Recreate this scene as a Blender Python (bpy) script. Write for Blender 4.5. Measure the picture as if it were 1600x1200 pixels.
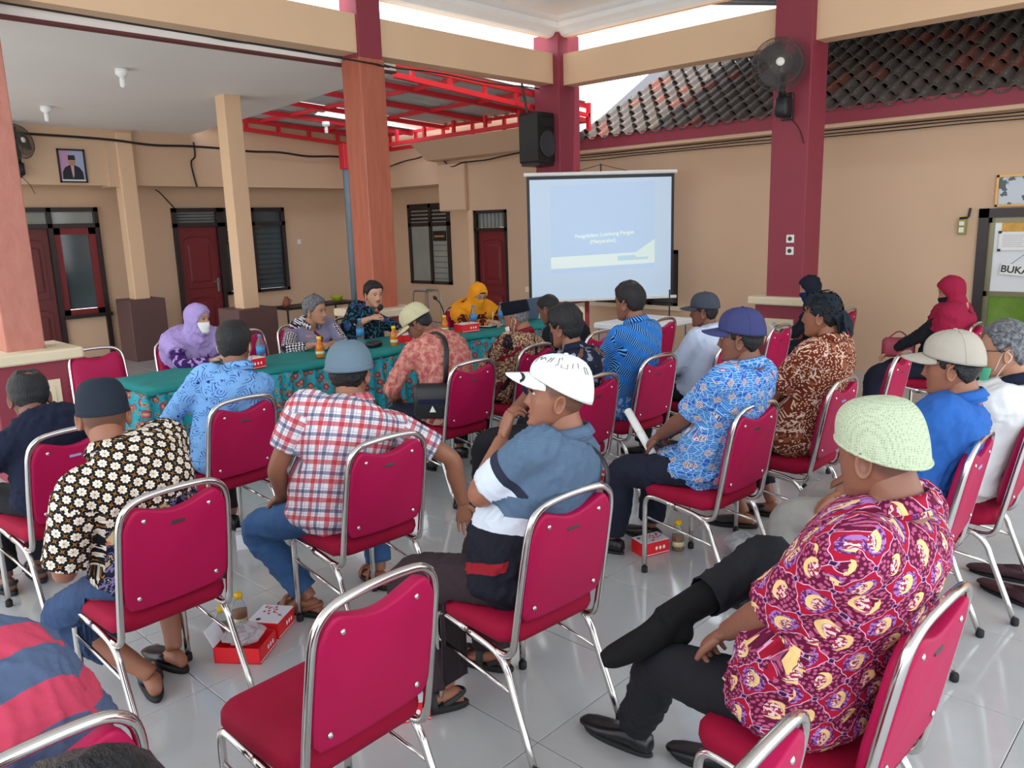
import bpy, math, random
import numpy as np
from mathutils import Vector, Matrix
random.seed(7)
for o in list(bpy.data.objects): bpy.data.objects.remove(o)
SC = bpy.context.scene
COL = SC.collection
# ------------------------------------------------------------------ camera
PIT, ROLL, YAW, CAMH = math.radians(11.383), math.radians(1.7012), math.radians(43.728), 1.75
def make_camera():
    F = Vector((math.cos(YAW)*math.cos(PIT), math.sin(YAW)*math.cos(PIT), -math.sin(PIT)))
    R = Vector((math.sin(YAW), -math.cos(YAW), 0)); D = F.cross(R)
    c, s = math.cos(ROLL), math.sin(ROLL)
    R, D = c*R+s*D, -s*R+c*D
    cam = bpy.data.cameras.new('camera'); cam.sensor_width = 36; cam.lens = 1244.5/1600*36
    cam.clip_start = .05; cam.clip_end = 200
    o = bpy.data.objects.new('camera', cam); COL.objects.link(o)
    m = Matrix((R, -D, -F)).transposed().to_4x4(); m.translation = (0, 0, CAMH); o.matrix_world = m
    SC.camera = o
make_camera()
# ------------------------------------------------------------------ world, sun, exposure
SKY_STRENGTH, SUN_STRENGTH, EXPOSURE = 4.0, 6.0, -0.24
w = bpy.data.worlds.new('sky'); SC.world = w; w.use_nodes = True
nt = w.node_tree; nt.nodes.clear()
wo = nt.nodes.new('ShaderNodeOutputWorld'); bg = nt.nodes.new('ShaderNodeBackground')
tc = nt.nodes.new('ShaderNodeTexCoord'); sp = nt.nodes.new('ShaderNodeSeparateXYZ'); cr = nt.nodes.new('ShaderNodeValToRGB')
nt.links.new(tc.outputs['Generated'], sp.inputs[0]); nt.links.new(sp.outputs['Z'], cr.inputs[0])
cr.color_ramp.elements[0].position = 0.0; cr.color_ramp.elements[0].color = (.94, .97, 1.0, 1)
cr.color_ramp.elements[1].position = 0.9; cr.color_ramp.elements[1].color = (.72, .85, 1.0, 1)
nt.links.new(cr.outputs[0], bg.inputs[0]); bg.inputs[1].default_value = SKY_STRENGTH
nt.links.new(bg.outputs[0], wo.inputs[0])
sun = bpy.data.lights.new('sun', 'SUN'); sun.energy = SUN_STRENGTH; sun.angle = math.radians(.6); sun.color = (1, .95, .86)
so = bpy.data.objects.new('sun', sun); COL.objects.link(so)
so.rotation_euler = Vector((-.06, .20, -.97)).to_track_quat('-Z', 'Y').to_euler()
vs = SC.view_settings; vs.view_transform = 'Standard'; vs.look = 'None'; vs.exposure = EXPOSURE; vs.gamma = 1; vs.use_curve_mapping = False
# ------------------------------------------------------------------ colours and node expressions
def lin(c):
    c = c/255
    return c/12.92 if c <= .04045 else ((c+.055)/1.055)**2.4
def rgb(r, g, b): return (lin(r), lin(g), lin(b), 1)
class Mat:
    """small expression builder for node materials"""
    def __init__(s, name):
        s.m = bpy.data.materials.new(name); s.m.use_nodes = True; s.t = s.m.node_tree
        s.b = s.t.nodes['Principled BSDF']; s.x = 0
        s._uv = s._ob = None
    def n(s, ty):
        nd = s.t.nodes.new(ty); s.x += 1; nd.location = (-200*(s.x % 12)-200, -160*(s.x//12)); return nd
    def put(s, v, sock):
        if isinstance(v, E_): s.t.links.new(v.k, sock)
        else: sock.default_value = v
    def math(s, op, *a):
        nd = s.n('ShaderNodeMath'); nd.operation = op
        for i, v in enumerate(a): s.put(v, nd.inputs[i])
        return E_(s, nd.outputs[0])
    def uv(s):
        if s._uv is None:
            nd = s.n('ShaderNodeUVMap'); nd.uv_map = 'UVMap'; s._uv = nd.outputs[0]
        return E_(s, s._uv)
    def obj(s):
        if s._ob is None: s._ob = s.n('ShaderNodeTexCoord').outputs['Object']
        return E_(s, s._ob)
    def sep(s, v):
        nd = s.n('ShaderNodeSeparateXYZ'); s.put(v, nd.inputs[0]); return [E_(s, nd.outputs[i]) for i in range(3)]
    def comb(s, x, y, z=0.0):
        nd = s.n('ShaderNodeCombineXYZ')
        for i, v in enumerate((x, y, z)): s.put(v, nd.inputs[i])
        return E_(s, nd.outputs[0])
    def mix(s, f, a, b):
        nd = s.n('ShaderNodeMix'); nd.data_type = 'RGBA'
        s.put(f, nd.inputs[0]); s.put(a, nd.inputs[6]); s.put(b, nd.inputs[7]); return E_(s, nd.outputs[2])
    def noise(s, vec, scale, detail=3, rough=.5, dist=0.0):
        nd = s.n('ShaderNodeTexNoise'); s.put(vec, nd.inputs['Vector']); nd.inputs['Scale'].default_value = scale
        nd.inputs['Detail'].default_value = detail; nd.inputs['Roughness'].default_value = rough; nd.inputs['Distortion'].default_value = dist
        return E_(s, nd.outputs[0])
    def noisec(s, vec, scale, detail=2):
        nd = s.n('ShaderNodeTexNoise'); s.put(vec, nd.inputs['Vector']); nd.inputs['Scale'].default_value = scale
        nd.inputs['Detail'].default_value = detail; return E_(s, nd.outputs[1])
    def vor(s, vec, scale, feature='F1', rnd=1.0, dims='2D', out=0):
        nd = s.n('ShaderNodeTexVoronoi'); nd.voronoi_dimensions = dims; nd.feature = feature
        s.put(vec, nd.inputs['Vector']); nd.inputs['Scale'].default_value = scale; nd.inputs['Randomness'].default_value = rnd
        return E_(s, nd.outputs[out])
    def wave(s, vec, scale, dist=0, detail=2, typ='BANDS'):
        nd = s.n('ShaderNodeTexWave'); nd.wave_type = typ; s.put(vec, nd.inputs[0]); nd.inputs['Scale'].default_value = scale
        nd.inputs['Distortion'].default_value = dist; nd.inputs['Detail'].default_value = detail; return E_(s, nd.outputs[1])
    def gt(s, a, t): return s.math('GREATER_THAN', a, t)
    def lt(s, a, t): return s.math('LESS_THAN', a, t)
    def ss(s, a, lo, hi):
        nd = s.n('ShaderNodeMapRange'); nd.interpolation_type = 'SMOOTHSTEP'; s.put(a, nd.inputs[0])
        nd.inputs[1].default_value = lo; nd.inputs[2].default_value = hi; return E_(s, nd.outputs[0])
    def warp(s, vec, scale, amt):
        c = s.noisec(vec, scale); nd = s.n('ShaderNodeVectorMath'); nd.operation = 'MULTIPLY_ADD'
        s.put(c, nd.inputs[0]); nd.inputs[1].default_value = (amt, amt, 0); s.put(vec, nd.inputs[2]); return E_(s, nd.outputs[0])
    def bump(s, h, strength=.3, dist=.01):
        nd = s.n('ShaderNodeBump'); nd.inputs['Strength'].default_value = strength; nd.inputs['Distance'].default_value = dist
        s.put(h, nd.inputs['Height']); s.t.links.new(nd.outputs[0], s.b.inputs['Normal'])
    def done(s, col, rough=.6, metal=0.0, spec=.5, **kw):
        s.put(col, s.b.inputs['Base Color']); s.put(rough, s.b.inputs['Roughness']); s.b.inputs['Metallic'].default_value = metal
        s.b.inputs['Specular IOR Level'].default_value = spec
        for k, v in kw.items(): s.put(v, s.b.inputs[k.replace('_', ' ')])
        return s.m
class E_:
    def __init__(s, m, k): s.m, s.k = m, k
    def __add__(s, o): return s.m.math('ADD', s, o)
    __radd__ = __add__
    def __mul__(s, o): return s.m.math('MULTIPLY', s, o)
    __rmul__ = __mul__
    def __sub__(s, o): return s.m.math('SUBTRACT', s, o)
    def __rsub__(s, o): return s.m.math('SUBTRACT', o, s)
    def __truediv__(s, o): return s.m.math('DIVIDE', s, o)
    def fract(s): return s.m.math('FRACT', s)
    def floor(s): return s.m.math('FLOOR', s)
    def sin(s): return s.m.math('SINE', s)
    def abs(s): return s.m.math('ABSOLUTE', s)
    def max(s, o): return s.m.math('MAXIMUM', s, o)
    def min(s, o): return s.m.math('MINIMUM', s, o)
    def pow(s, o): return s.m.math('POWER', s, o)
    def sqrt(s): return s.m.math('SQRT', s)
def plain(name, c, rough=.6, metal=0.0, var=.06, vscale=6.0, bump=0.0, bscale=60.0, spec=.5, **kw):
    """a colour with a little procedural variation and fine relief"""
    M = Mat(name); c = rgb(*c); p = M.obj()
    f = M.noise(p, vscale, 4)
    d = tuple(max(0, x*(1-var*2)) for x in c[:3])+(1,); l = tuple(min(1, x*(1+var*1.2)) for x in c[:3])+(1,)
    if bump: M.bump(M.noise(p, bscale, 3), bump, .003)
    return M.done(M.mix(f, d, l), rough, metal, spec, **kw)
MT = {}
MT['tan'] = plain('tan_wall_paint', (214, 180, 149), .75, var=.05, vscale=1.2, bump=.15, bscale=30)
MT['tan2'] = plain('tan_column_paint', (228, 192, 156), .75, var=.03, vscale=2, bump=.1, bscale=30)
MT['maroon'] = plain('maroon_paint', (142, 50, 66), .6, var=.05, vscale=2, bump=.1, bscale=40)
MT['brownped'] = plain('dark_brown_paint', (98, 70, 68), .55, var=.05, vscale=2)
MT['cream'] = plain('cream_stone', (228, 212, 180), .6, var=.05, vscale=5, bump=.2)
MT['white'] = plain('white_paint', (244, 243, 241), .6, var=.015)
MT['ceil'] = plain('porch_ceiling_board', (244, 240, 234), .65, var=.04, vscale=.7)
MT['black'] = plain('black_plastic', (26, 27, 30), .45, var=.1, bump=.1, bscale=200)
MT['darkframe'] = plain('dark_brown_frame', (44, 32, 32), .4, var=.1)
MT['redsteel'] = plain('red_steel_paint', (226, 44, 58), .45, var=.06, vscale=3)
MT['greysheet'] = plain('grey_zinc_sheet', (196, 202, 200), .5, .1, var=.06, vscale=3)
MT['chrome'] = plain('chrome_tube', (214, 210, 206), .16, 1.0, var=.04, vscale=10)
MT['steelgrey'] = plain('dull_steel', (150, 150, 150), .35, .9)
MT['doorred'] = plain('dark_red_door_paint', (122, 30, 34), .45, var=.06, vscale=3)
MT['doorbrown'] = plain('brown_red_door_paint', (104, 46, 46), .5, var=.06, vscale=3)
MT['grout'] = plain('grey_grout', (150, 148, 144), .7)
MT['bluepipe'] = plain('blue_grey_pipe', (126, 140, 150), .5)
MT['cable'] = plain('black_cable', (22, 20, 20), .6)
MT['rubber'] = plain('black_rubber', (20, 20, 20), .7)
MT['ground'] = plain('outside_concrete', (188, 182, 170), .9, var=.1, vscale=.8, bump=.3, bscale=8)
MT['yellow'] = plain('yellow_cap_plastic', (244, 196, 20), .4, var=.02)
MT['paper'] = plain('white_paper', (238, 238, 236), .8, var=.02)
MT['switch'] = plain('ivory_plastic', (232, 230, 220), .4, var=.02)
MT['gold'] = plain('gold_frame', (196, 150, 84), .35, .5)
M = Mat('wood_column_cladding'); p = M.obj(); x, y, z = M.sep(p)
g = M.noise(M.comb(x*9.0, y*9.0, z*.9), 2.2, 5, .6, .6)
MT['wood'] = M.done(M.mix(g, rgb(150, 74, 54), rgb(196, 112, 86)), .4)
M = Mat('wood_column_cladding_faded'); p = M.obj(); x, y, z = M.sep(p)
g = M.noise(M.comb(x*5.0, y*5.0, z*2.0), 3, 5, .65, .4)
MT['wood2'] = M.done(M.mix(g, rgb(168, 94, 78), rgb(206, 140, 124)), .55)
M = Mat('glossy_floor_tile'); p = M.obj(); nd = M.n('ShaderNodeObjectInfo'); rnd = E_(M, nd.outputs['Random'])
f = M.noise(p, 3.5, 5, .6) + (rnd-.5)*.25
MT['tile'] = M.done(M.mix(f, rgb(170, 171, 170), rgb(188, 189, 188)), M.noise(p, 2, 3)*.10+.03, 0, .6)
M = Mat('weathered_roof_tile'); p = M.obj(); nd = M.n('ShaderNodeObjectInfo'); rnd = E_(M, nd.outputs['Random'])
f = M.noise(p, 9, 4, .65)
c0 = M.mix(f, rgb(62, 54, 50), rgb(112, 100, 92))
c1 = M.mix(M.gt(rnd, .84), c0, M.mix(f, rgb(92, 50, 42), rgb(140, 84, 70)))
M.bump(f, .5, .01)
MT['rooftile'] = M.done(M.mix(M.gt(M.noise(p, 26, 2), .70), c1, rgb(170, 164, 154)), .8)
M = Mat('window_glass_dark')
MT['glassdark'] = M.done(M.mix(M.noise(M.obj(), 1.5, 2), rgb(46, 54, 58), rgb(92, 104, 108)), .08, 0, .6)
M = Mat('grey_curtain_glass'); x, y, z = M.sep(M.obj())
MT['glassgrey'] = M.done(M.mix(M.noise(M.obj(), 2, 2), rgb(128, 134, 128), rgb(160, 164, 156)), .1, 0, .6)
def glass(name, c, rough=.03, alpha=None):
    M = Mat(name); return M.done(rgb(*c), rough, 0, .5, Transmission_Weight=1.0, IOR=1.3)
MT['clear'] = glass('clear_bottle_plastic', (240, 246, 248))
MT['juice'] = plain('orange_tea', (196, 112, 26), .15, var=.1)
MT['tea'] = plain('brown_tea', (150, 92, 40), .12, var=.1)
# ------------------------------------------------------------------ mesh helpers
class MB:
    def __init__(s): s.v, s.f = [], []
    def add(s, V, Fs):
        o = len(s.v); s.v += [tuple(map(float, p)) for p in V]; s.f += [tuple(i+o for i in f) for f in Fs]; return s
    def box(s, a, b):
        (x0, y0, z0), (x1, y1, z1) = a, b
        return s.add([(x0,y0,z0),(x1,y0,z0),(x1,y1,z0),(x0,y1,z0),(x0,y0,z1),(x1,y0,z1),(x1,y1,z1),(x0,y1,z1)],
                     [(3,2,1,0),(4,5,6,7),(0,1,5,4),(1,2,6,5),(2,3,7,6),(3,0,4,7)])
    def cbox(s, c, d): return s.box([c[i]-d[i]/2 for i in range(3)], [c[i]+d[i]/2 for i in range(3)])
    def rbox(s, a, b, r=.01, k=3):
        """box with rounded vertical edges and chamfered top and bottom"""
        x0, y0, z0 = a; x1, y1, z1 = b; ring = []
        for cx, cy, a0 in ((x1-r, y1-r, 0), (x0+r, y1-r, 90), (x0+r, y0+r, 180), (x1-r, y0+r, 270)):
            for i in range(k+1):
                t = math.radians(a0+90*i/k); ring.append((cx, cy, math.cos(t), math.sin(t)))
        c = min(r*.6, (z1-z0)*.3); rings = []
        for z, q in ((z0, r-c), (z0+c, r), (z1-c, r), (z1, r-c)):
            rings.append([(cx+dx*q, cy+dy*q, z) for cx, cy, dx, dy in ring])
        return s.loft(rings)
    def loft(s, rings, cap=True, closed=True):
        n = len(rings[0]); V = [p for r in rings for p in r]; Fs = []
        for i in range(len(rings)-1):
            for j in range(n if closed else n-1):
                k = (j+1) % n; Fs.append((i*n+j, i*n+k, (i+1)*n+k, (i+1)*n+j))
        if cap and closed: Fs.append(tuple(range(n-1, -1, -1))); Fs.append(tuple((len(rings)-1)*n+j for j in range(n)))
        return s.add(V, Fs)
    def tube(s, path, r, seg=8, cap=True, smooth=0):
        P = [Vector(p) for p in path]
        if smooth: P = catmull(P, smooth)
        rs = r if hasattr(r, '__len__') else [r]*len(P)
        if len(rs) != len(P): rs = list(np.interp(np.linspace(0, 1, len(P)), np.linspace(0, 1, len(rs)), rs))
        up = Vector((.13, .21, .97)); rings = []
        for i, p in enumerate(P):
            t = (P[min(i+1, len(P)-1)]-P[max(i-1, 0)]).normalized()
            a = t.cross(up)
            if a.length < .2: a = t.cross(Vector((1, .1, 0)))
            a.normalize(); b = a.cross(t).normalized(); up = b
            rings.append([p+(a*math.cos(q)+b*math.sin(q))*rs[i] for q in [2*math.pi*k/seg for k in range(seg)]])
        # keep the section frame continuous
        return s.loft([[tuple(q) for q in r_] for r_ in rings], cap)
    def cyl(s, c, r, z0, z1, seg=16, r2=None):
        r2 = r if r2 is None else r2
        return s.loft([[(c[0]+q*math.cos(t), c[1]+q*math.sin(t), z) for t in [2*math.pi*k/seg for k in range(seg)]] for z, q in ((z0, r), (z1, r2))])
    def lathe(s, prof, seg=16, c=(0, 0, 0)):
        return s.loft([[(c[0]+r*math.cos(t), c[1]+r*math.sin(t), c[2]+z) for t in [2*math.pi*k/seg for k in range(seg)]] for r, z in prof])
    def extr(s, poly, axis, a, b):
        """prism of a 2-D polygon along axis 0, 1 or 2"""
        def P(u, v, w_): return ((w_, u, v), (u, w_, v), (u, v, w_))[axis]
        n = len(poly); V = [P(u, v, a) for u, v in poly]+[P(u, v, b) for u, v in poly]
        return s.add(V, [tuple(range(n))[::-1], tuple(range(n, 2*n))]+[(i, (i+1) % n, n+(i+1) % n, n+i) for i in range(n)])
    def xf(s, m):
        s.v = [tuple(m @ Vector(p)) for p in s.v]; return s
    def mesh(s, name, mat, smooth=False):
        me = bpy.data.meshes.new(name); me.from_pydata(s.v, [], s.f); me.materials.append(mat)
        if smooth: me.polygons.foreach_set('use_smooth', [True]*len(me.polygons))
        me.update(); return me
    def build(s, name, mat, parent=None, smooth=False, loc=None, rot=None, fix=True):
        me = s.mesh(name, mat, smooth)
        if fix: fix_normals(me)
        return place(name, me, parent, loc, rot)
def fix_normals(me):
    import bmesh
    bm = bmesh.new(); bm.from_mesh(me); bmesh.ops.recalc_face_normals(bm, faces=bm.faces); bm.to_mesh(me); bm.free()
def place(name, me, parent=None, loc=None, rot=None):
    o = bpy.data.objects.new(name, me); COL.objects.link(o)
    if parent is not None: o.parent = parent
    if loc is not None: o.location = loc
    if rot is not None: o.rotation_euler = rot
    return o
def catmull(P, k):
    P = [Vector(p) for p in P]; out = []
    Q = [P[0]*2-P[1]]+P+[P[-1]*2-P[-2]]
    for i in range(1, len(Q)-2):
        a, b, c, d = Q[i-1:i+3]
        for j in range(k):
            t = j/k; out.append(.5*((2*b)+(c-a)*t+(2*a-5*b+4*c-d)*t*t+(3*b-a-3*c+d)*t**3))
    return out+[P[-1]]
def tag(o, label, cat=None, group=None, kind=None):
    o['label'] = label
    if cat: o['category'] = cat
    if group: o['group'] = group
    if kind: o['kind'] = kind
    return o
def thing(name, label, cat, loc=(0, 0, 0), rotz=0.0, group=None, kind=None):
    o = bpy.data.objects.new(name, None); COL.objects.link(o); o.empty_display_size = .1
    o.location = loc; o.rotation_euler = (0, 0, rotz)
    return tag(o, label, cat, group, kind)
def struct(name, label, mb, mat, parent=None, smooth=False):
    o = mb.build(name, mat, parent, smooth)
    if parent is None: o['kind'] = 'structure'; o['label'] = label
    return o
def copy_tree(o, parent=None, label=None, loc=None, rotz=None):
    c = o.copy(); COL.objects.link(c)
    if parent is not None: c.parent = parent
    if label: c['label'] = label
    if loc is not None: c.location = loc
    if rotz is not None: c.rotation_euler = (0, 0, rotz)
    for ch in o.children: copy_tree(ch, c)
    return c
def text_mesh(name, body, size, mat, parent, loc, rot, depth=.0008, bold=False):
    cu = bpy.data.curves.new(name, 'FONT'); cu.body = body; cu.size = size; cu.align_x = 'CENTER'; cu.align_y = 'CENTER'; cu.extrude = depth
    if bold: cu.offset = size*.02
    t = bpy.data.objects.new(name, cu); COL.objects.link(t)
    me = bpy.data.meshes.new_from_object(t.evaluated_get(bpy.context.evaluated_depsgraph_get()))
    bpy.data.objects.remove(t); bpy.data.curves.remove(cu)
    me.materials.clear(); me.materials.append(mat)
    o = place(name, me, parent, loc); o.rotation_euler = rot; o['kind'] = 'stuff'; return o
# ================================================================== the setting
XR, YB = 9.11, 12.3          # right wall and back wall planes
XC, YC = 8.0, 6.73           # corner column of the open hall
fl = MB().box((-14, -14, -.12), (9.9, 12.6, -.006)); floor = struct('floor', 'glossy light grey tiled hall floor', fl, MT['grout'])
tm = MB().rbox((-.2985, -.2985, -.005), (.2985, .2985, 0), .003, 1).mesh('floor_tile', MT['tile'])
near = []
for i in range(-2, 16):
    for j in range(-2, 21):
        x, y = .3+i*.6, .15+j*.6
        v = Vector((x, y, -CAMH)); d = v.x*math.cos(YAW)+v.y*math.sin(YAW); s = v.x*math.sin(YAW)-v.y*math.cos(YAW)
        if d > .3 and abs(s) < d*.74+.5 and x < 9.1 and y < 12.2: near.append((d, x, y))
near.sort(); far = MB()
for k, (d, x, y) in enumerate(near):
    if k < 298: place('floor_tile', tm, floor, (x, y, 0))
    else: far.box((x-.2985, y-.2985, -.005), (x+.2985, y+.2985, 0))
for i in range(-23, 16):
    for j in range(-23, 21):
        x, y = .3+i*.6, .15+j*.6
        if (x, y) not in {(a, b) for _, a, b in near} and x < 9.6 and y < 12.4 and x*math.cos(YAW)+y*math.sin(YAW) > -9: far.box((x-.2985, y-.2985, -.005), (x+.2985, y+.2985, 0))
o = far.build('outlying_floor_tiles', MT['tile'], floor, fix=False); o['kind'] = 'stuff'
struct('ground', 'pale concrete yard around the hall', MB().box((-60, -60, -.4), (60, 60, -.2)), MT['ground'])
# ---- right building: front wall with a recess at its far end
wr = MB()
def wall_x(mb, x0, x1, y0, y1, z0, z1, holes):
    ys = sorted({y0, y1, *[h[0] for h in holes], *[h[1] for h in holes]})
    for a, b in zip(ys[:-1], ys[1:]):
        hs = [h for h in holes if h[0] <= a+1e-6 and h[1] >= b-1e-6]
        if not hs: mb.box((x0, a, z0), (x1, b, z1))
        else:
            if hs[0][2] > z0+.01: mb.box((x0, a, z0), (x1, b, hs[0][2]))
            if hs[0][3] < z1-.01: mb.box((x0, a, hs[0][3]), (x1, b, z1))
def wall_y(mb, y0, y1, x0, x1, z0, z1, holes):
    t = MB(); wall_x(t, y0, y1, x0, x1, z0, z1, holes); mb.add([(b, a, c) for a, b, c in t.v], [f[::-1] for f in t.f])
wall_x(wr, XR, XR+.18, -3.0, 9.53, 0, 2.76, [(1.1, 2.19, 0, 1.76), (8.72, 9.44, 0, 1.97), (5.65, 7.0, .62, 1.35)])
wr.box((XR, 9.53, 1.98), (XR+.18, 10.2, 3.6)); wr.box((XR, 10.2, 2.43), (XR+.18, 12.3, 3.6)); wr.box((XR, 7.4, 2.76), (XR+.18, 9.53, 3.6))
wr.rbox((XR-.08, 9.56, 1.98), (XR+.02, 10.2, 2.74), .03); 
wr.box((XR+.18, 9.53, 2.43), (XR+.7, 12.3, 2.5))
struct('wall_right', 'tan plastered wall behind the projector screen', wr, MT['tan'])
struct('wall_recess', 'tan wall of the recess with the barred window', MB().box((XR+.62, 9.5, 0), (XR+.8, 12.4, 3)), MT['tan'])
wl = MB().extr([(XR-.55, 3.06), (XR+.02, 3.06), (XR+.02, 2.78), (XR-.22, 2.80)], 1, 7.5, 10.3)
struct('trim_1', 'tan sloping ledge of the wall under the red canopy', wl, MT['tan'])
struct('trim_2', 'narrow pale pilaster beside the red door', MB().box((XR-.03, 9.45, 0), (XR+.02, 9.56, 1.98)), MT['tan2'])
# ---- back building
wb = MB(); wall_y(wb, YB, YB+.2, -6, 9.9, 0, 3.3, [(3.1, 4.36, 0, 2.15), (5.45, 6.22, 0, 2.13), (6.22, 7.36, .75, 2.13)])
struct('wall_back', 'tan plastered back wall of the porch', wb, MT['tan'])
bb = MB().box((-6, 11.68, 2.42), (9.2, 11.86, 3.19)).box((5.5, 11.68, 3.19), (9.2, 11.86, 3.7)).box((4.36, 11.62, 2.4), (4.74, 11.9, 3.2))
struct('wall_back_beam', 'tan beam across the back porch carrying the portrait', bb, MT['tan'])
struct('ceiling_recess', 'tan soffit of the back porch', MB().box((-6, 11.8, 2.5), (9.9, 12.4, 2.58)), MT['tan'])
def porch_post(x, y, ztop, name, label):
    t = thing(name, label, 'column', (x, y, 0), 0, None, 'structure')
    MB().rbox((-.105, -.105, .8), (.105, .105, ztop), .012).build('shaft', MT['tan2'], t)
    MB().rbox((-.25, -.25, 0), (.25, .25, .86), .012).build('pedestal', MT['brownped'], t)
porch_post(4.60, 11.68, 3.12, 'column_1', 'slim tan porch column in front of the portrait wall')
porch_post(4.72, 8.85, 3.27, 'column_2', 'slim tan porch column standing before the red door')
# sloping porch ceiling and its white fascia
ce = MB().add([(.6, 6.98, 3.33), (5.6, 6.98, 3.33), (5.6, 11.75, 3.15), (.6, 11.75, 3.15), (.6, 6.98, 3.38), (5.6, 6.98, 3.38), (5.6, 11.75, 3.2), (.6, 11.75, 3.2)],
              [(3,2,1,0),(4,5,6,7),(0,1,5,4),(1,2,6,5),(2,3,7,6),(3,0,4,7)])
struct('ceiling_porch', 'pale grey porch ceiling at the left', ce, MT['ceil'])  # ceiling shortened out of view on the left to let sky light in
struct('trim_3', 'white fascia board along the porch ceiling edge', MB().box((-6, 6.90, 3.345), (5.6, 6.975, 3.6)), MT['white'])
struct('trim_4', 'thin brown strip below the white fascia', MB().box((-6, 6.89, 3.325), (5.6, 6.98, 3.345)), MT['doorbrown'])
# ---- hall columns and beams
def hall_col(name, label, x, y, shaft, half, ztop, upper=True):
    t = thing(name, label, 'column', (x, y, 0), 0, None, 'structure')
    ze = 3.36 if upper else ztop
    MB().rbox((-half, -half, .92), (half, half, ze), .01, 2).build('shaft', shaft, t)
    if upper: MB().rbox((-.14, -.14, ze), (.14, .14, ztop), .006, 1).build('upper_shaft', MT['maroon'], t)
    MB().rbox((-.27, -.27, 0), (.27, .27, .86), .01, 2).build('pedestal', MT['maroon'], t)
    MB().rbox((-.33, -.33, .86), (.33, .33, .94), .02, 2).build('cap', MT['cream'], t)
    for k in range(4):
        m = MB().box((-.15, -.283, .14), (.15, -.268, .72)).box((-.11, -.289, .19), (.11, -.28, .67))
        m.xf(Matrix.Rotation(math.pi/2*k, 4, 'Z')).build('panel', MT['cream'], t)
hall_col('column_3', 'faded wood-clad hall column at the left edge', 1.74, YC, MT['wood2'], .13, 3.9)
hall_col('column_4', 'reddish wood-clad hall column behind the head table', 5.05, YC, MT['wood'], .15, 3.98)
hall_col('column_5', 'maroon corner column carrying the loudspeaker', XC, YC, MT['maroon'], .2, 3.98, False)
hall_col('column_6', 'maroon column carrying the wall fan', XC, 3.60, MT['maroon'], .19, 4.6, False)
hall_col('column_7', 'maroon hall column outside the right edge', XC, .45, MT['maroon'], .19, 4.6, False)
struct('beam_1', 'tan beam over the left columns', MB().box((-6, YC-.11, 3.40), (XC-.1, YC+.11, 3.75)), MT['tan2'])
struct('beam_2', 'tan beam over the right columns', MB().box((XC-.11, -3, 3.38), (XC+.11, YC-.1, 3.74)), MT['tan2'])
# high ceiling with its cornice
CZ = 4.12
struct('ceiling', 'white hall ceiling panel', MB().box((-2.5, -2.2, CZ), (7.55, 6.3, CZ+.08)), MT['white'])
cn = MB()
prof = [(0, .0), (.12, .0), (.16, -.03), (.20, -.05), (.22, -.10), (.27, -.13), (.30, -.17), (.36, -.19), (.36, .05), (0, .05)]
def ringc(q): return [(-2.8+.3-q, -2.5+.3-q), (7.55+q, -2.2-q), (7.55+q, 6.3+q), (-2.5-q, 6.3+q)]
cn.loft([[(a, b, CZ+z) for a, b in ringc(q)] for q, z in prof+prof[:1]], cap=False)
struct('trim_5', 'white stepped cornice around the hall ceiling', cn, MT['white'])
struct('trim_6', 'tan edge board above the right cornice', MB().box((7.92, -2.5, 3.93), (7.98, 6.7, 3.97)).box((-2.8, 6.66, 3.93), (7.98, 6.7, 3.97)), MT['tan2'])
t = thing('downlight', 'small round recessed downlight in the hall ceiling', 'light', (6.83, 5.4, CZ))
MB().lathe([(.06, 0), (.06, -.012), (.045, -.014), (.045, 0)], 20).build('trim_ring', MT['steelgrey'], t, True)
MB().lathe([(.044, -.004), (.02, -.01), (.002, -.011)], 16).build('lens', MT['paper'], t, True)
# ---- corrugated roof beyond the right beam (seen through the gap)
def corrugated(x0, x1, y0, y1, z0, z1, pitch, amp, along):
    """sheet between x0..x1 whose ribs run along x; z goes z0 -> z1 over x"""
    m = MB(); n = int((y1-y0)/pitch*4); V = []; Fs = []
    for i in range(n+1):
        y = y0+(y1-y0)*i/n; h = amp*(1 if (i % 4) in (1, 2) else 0)
        V += [(x0, y, z0+h), (x1, y, z1+h), (x0, y, z0+h+.004), (x1, y, z1+h+.004)]
    for i in range(n):
        a = 4*i; Fs += [(a, a+1, a+5, a+4), (a+2, a+6, a+7, a+3), (a, a+4, a+6, a+2), (a+1, a+3, a+7, a+5)]
    return m.add(V, Fs)
tz = thing('roof_gutter_sheet', 'ribbed zinc roof edge seen above the right beam', 'roof', (0, 0, 0), 0, None, 'structure')
corrugated(8.15, 13.5, -2.5, 5.6, 4.16, 5.0, .24, .035, 0).build('zinc_sheet', MT['greysheet'], tz)
# ---- clay tile roof with maroon fascia
roof = thing('roof_tiled', 'weathered clay tile roof above the right wall', 'roof', (8.86, 0, 2.78), 0, None, 'structure')
MB().extr([(0, -.04), (3.6, 2.08), (3.6, 2.02), (.05, -.07)], 1, -3, 7.32).build('roof_board', MT['darkframe'], roof)
ts = MB(); N = 9; rings = []
for u, zz in ((0, .0), (0, .018), (.26, .018), (.26, .0)):
    r_ = []
    for k in range(N):
        t_ = k/(N-1); h = .062*max(0, math.sin(t_*math.pi/.52))**.8 if t_ < .52 else .006*math.sin((t_-.52)/.48*math.pi)*-1+.004
        r_.append((u, -.105+.215*t_, h+zz+(.010 if u == 0 else 0)))
    rings.append(r_)
ts.loft(rings+rings[:1], cap=False, closed=False)
V = len(ts.v)//5
tmesh = ts.mesh('roof_tile', MT['rooftile']); fix_normals(tmesh)
ang = math.atan2(2.12, 3.6); cnt = 0; extra = MB()
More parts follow.
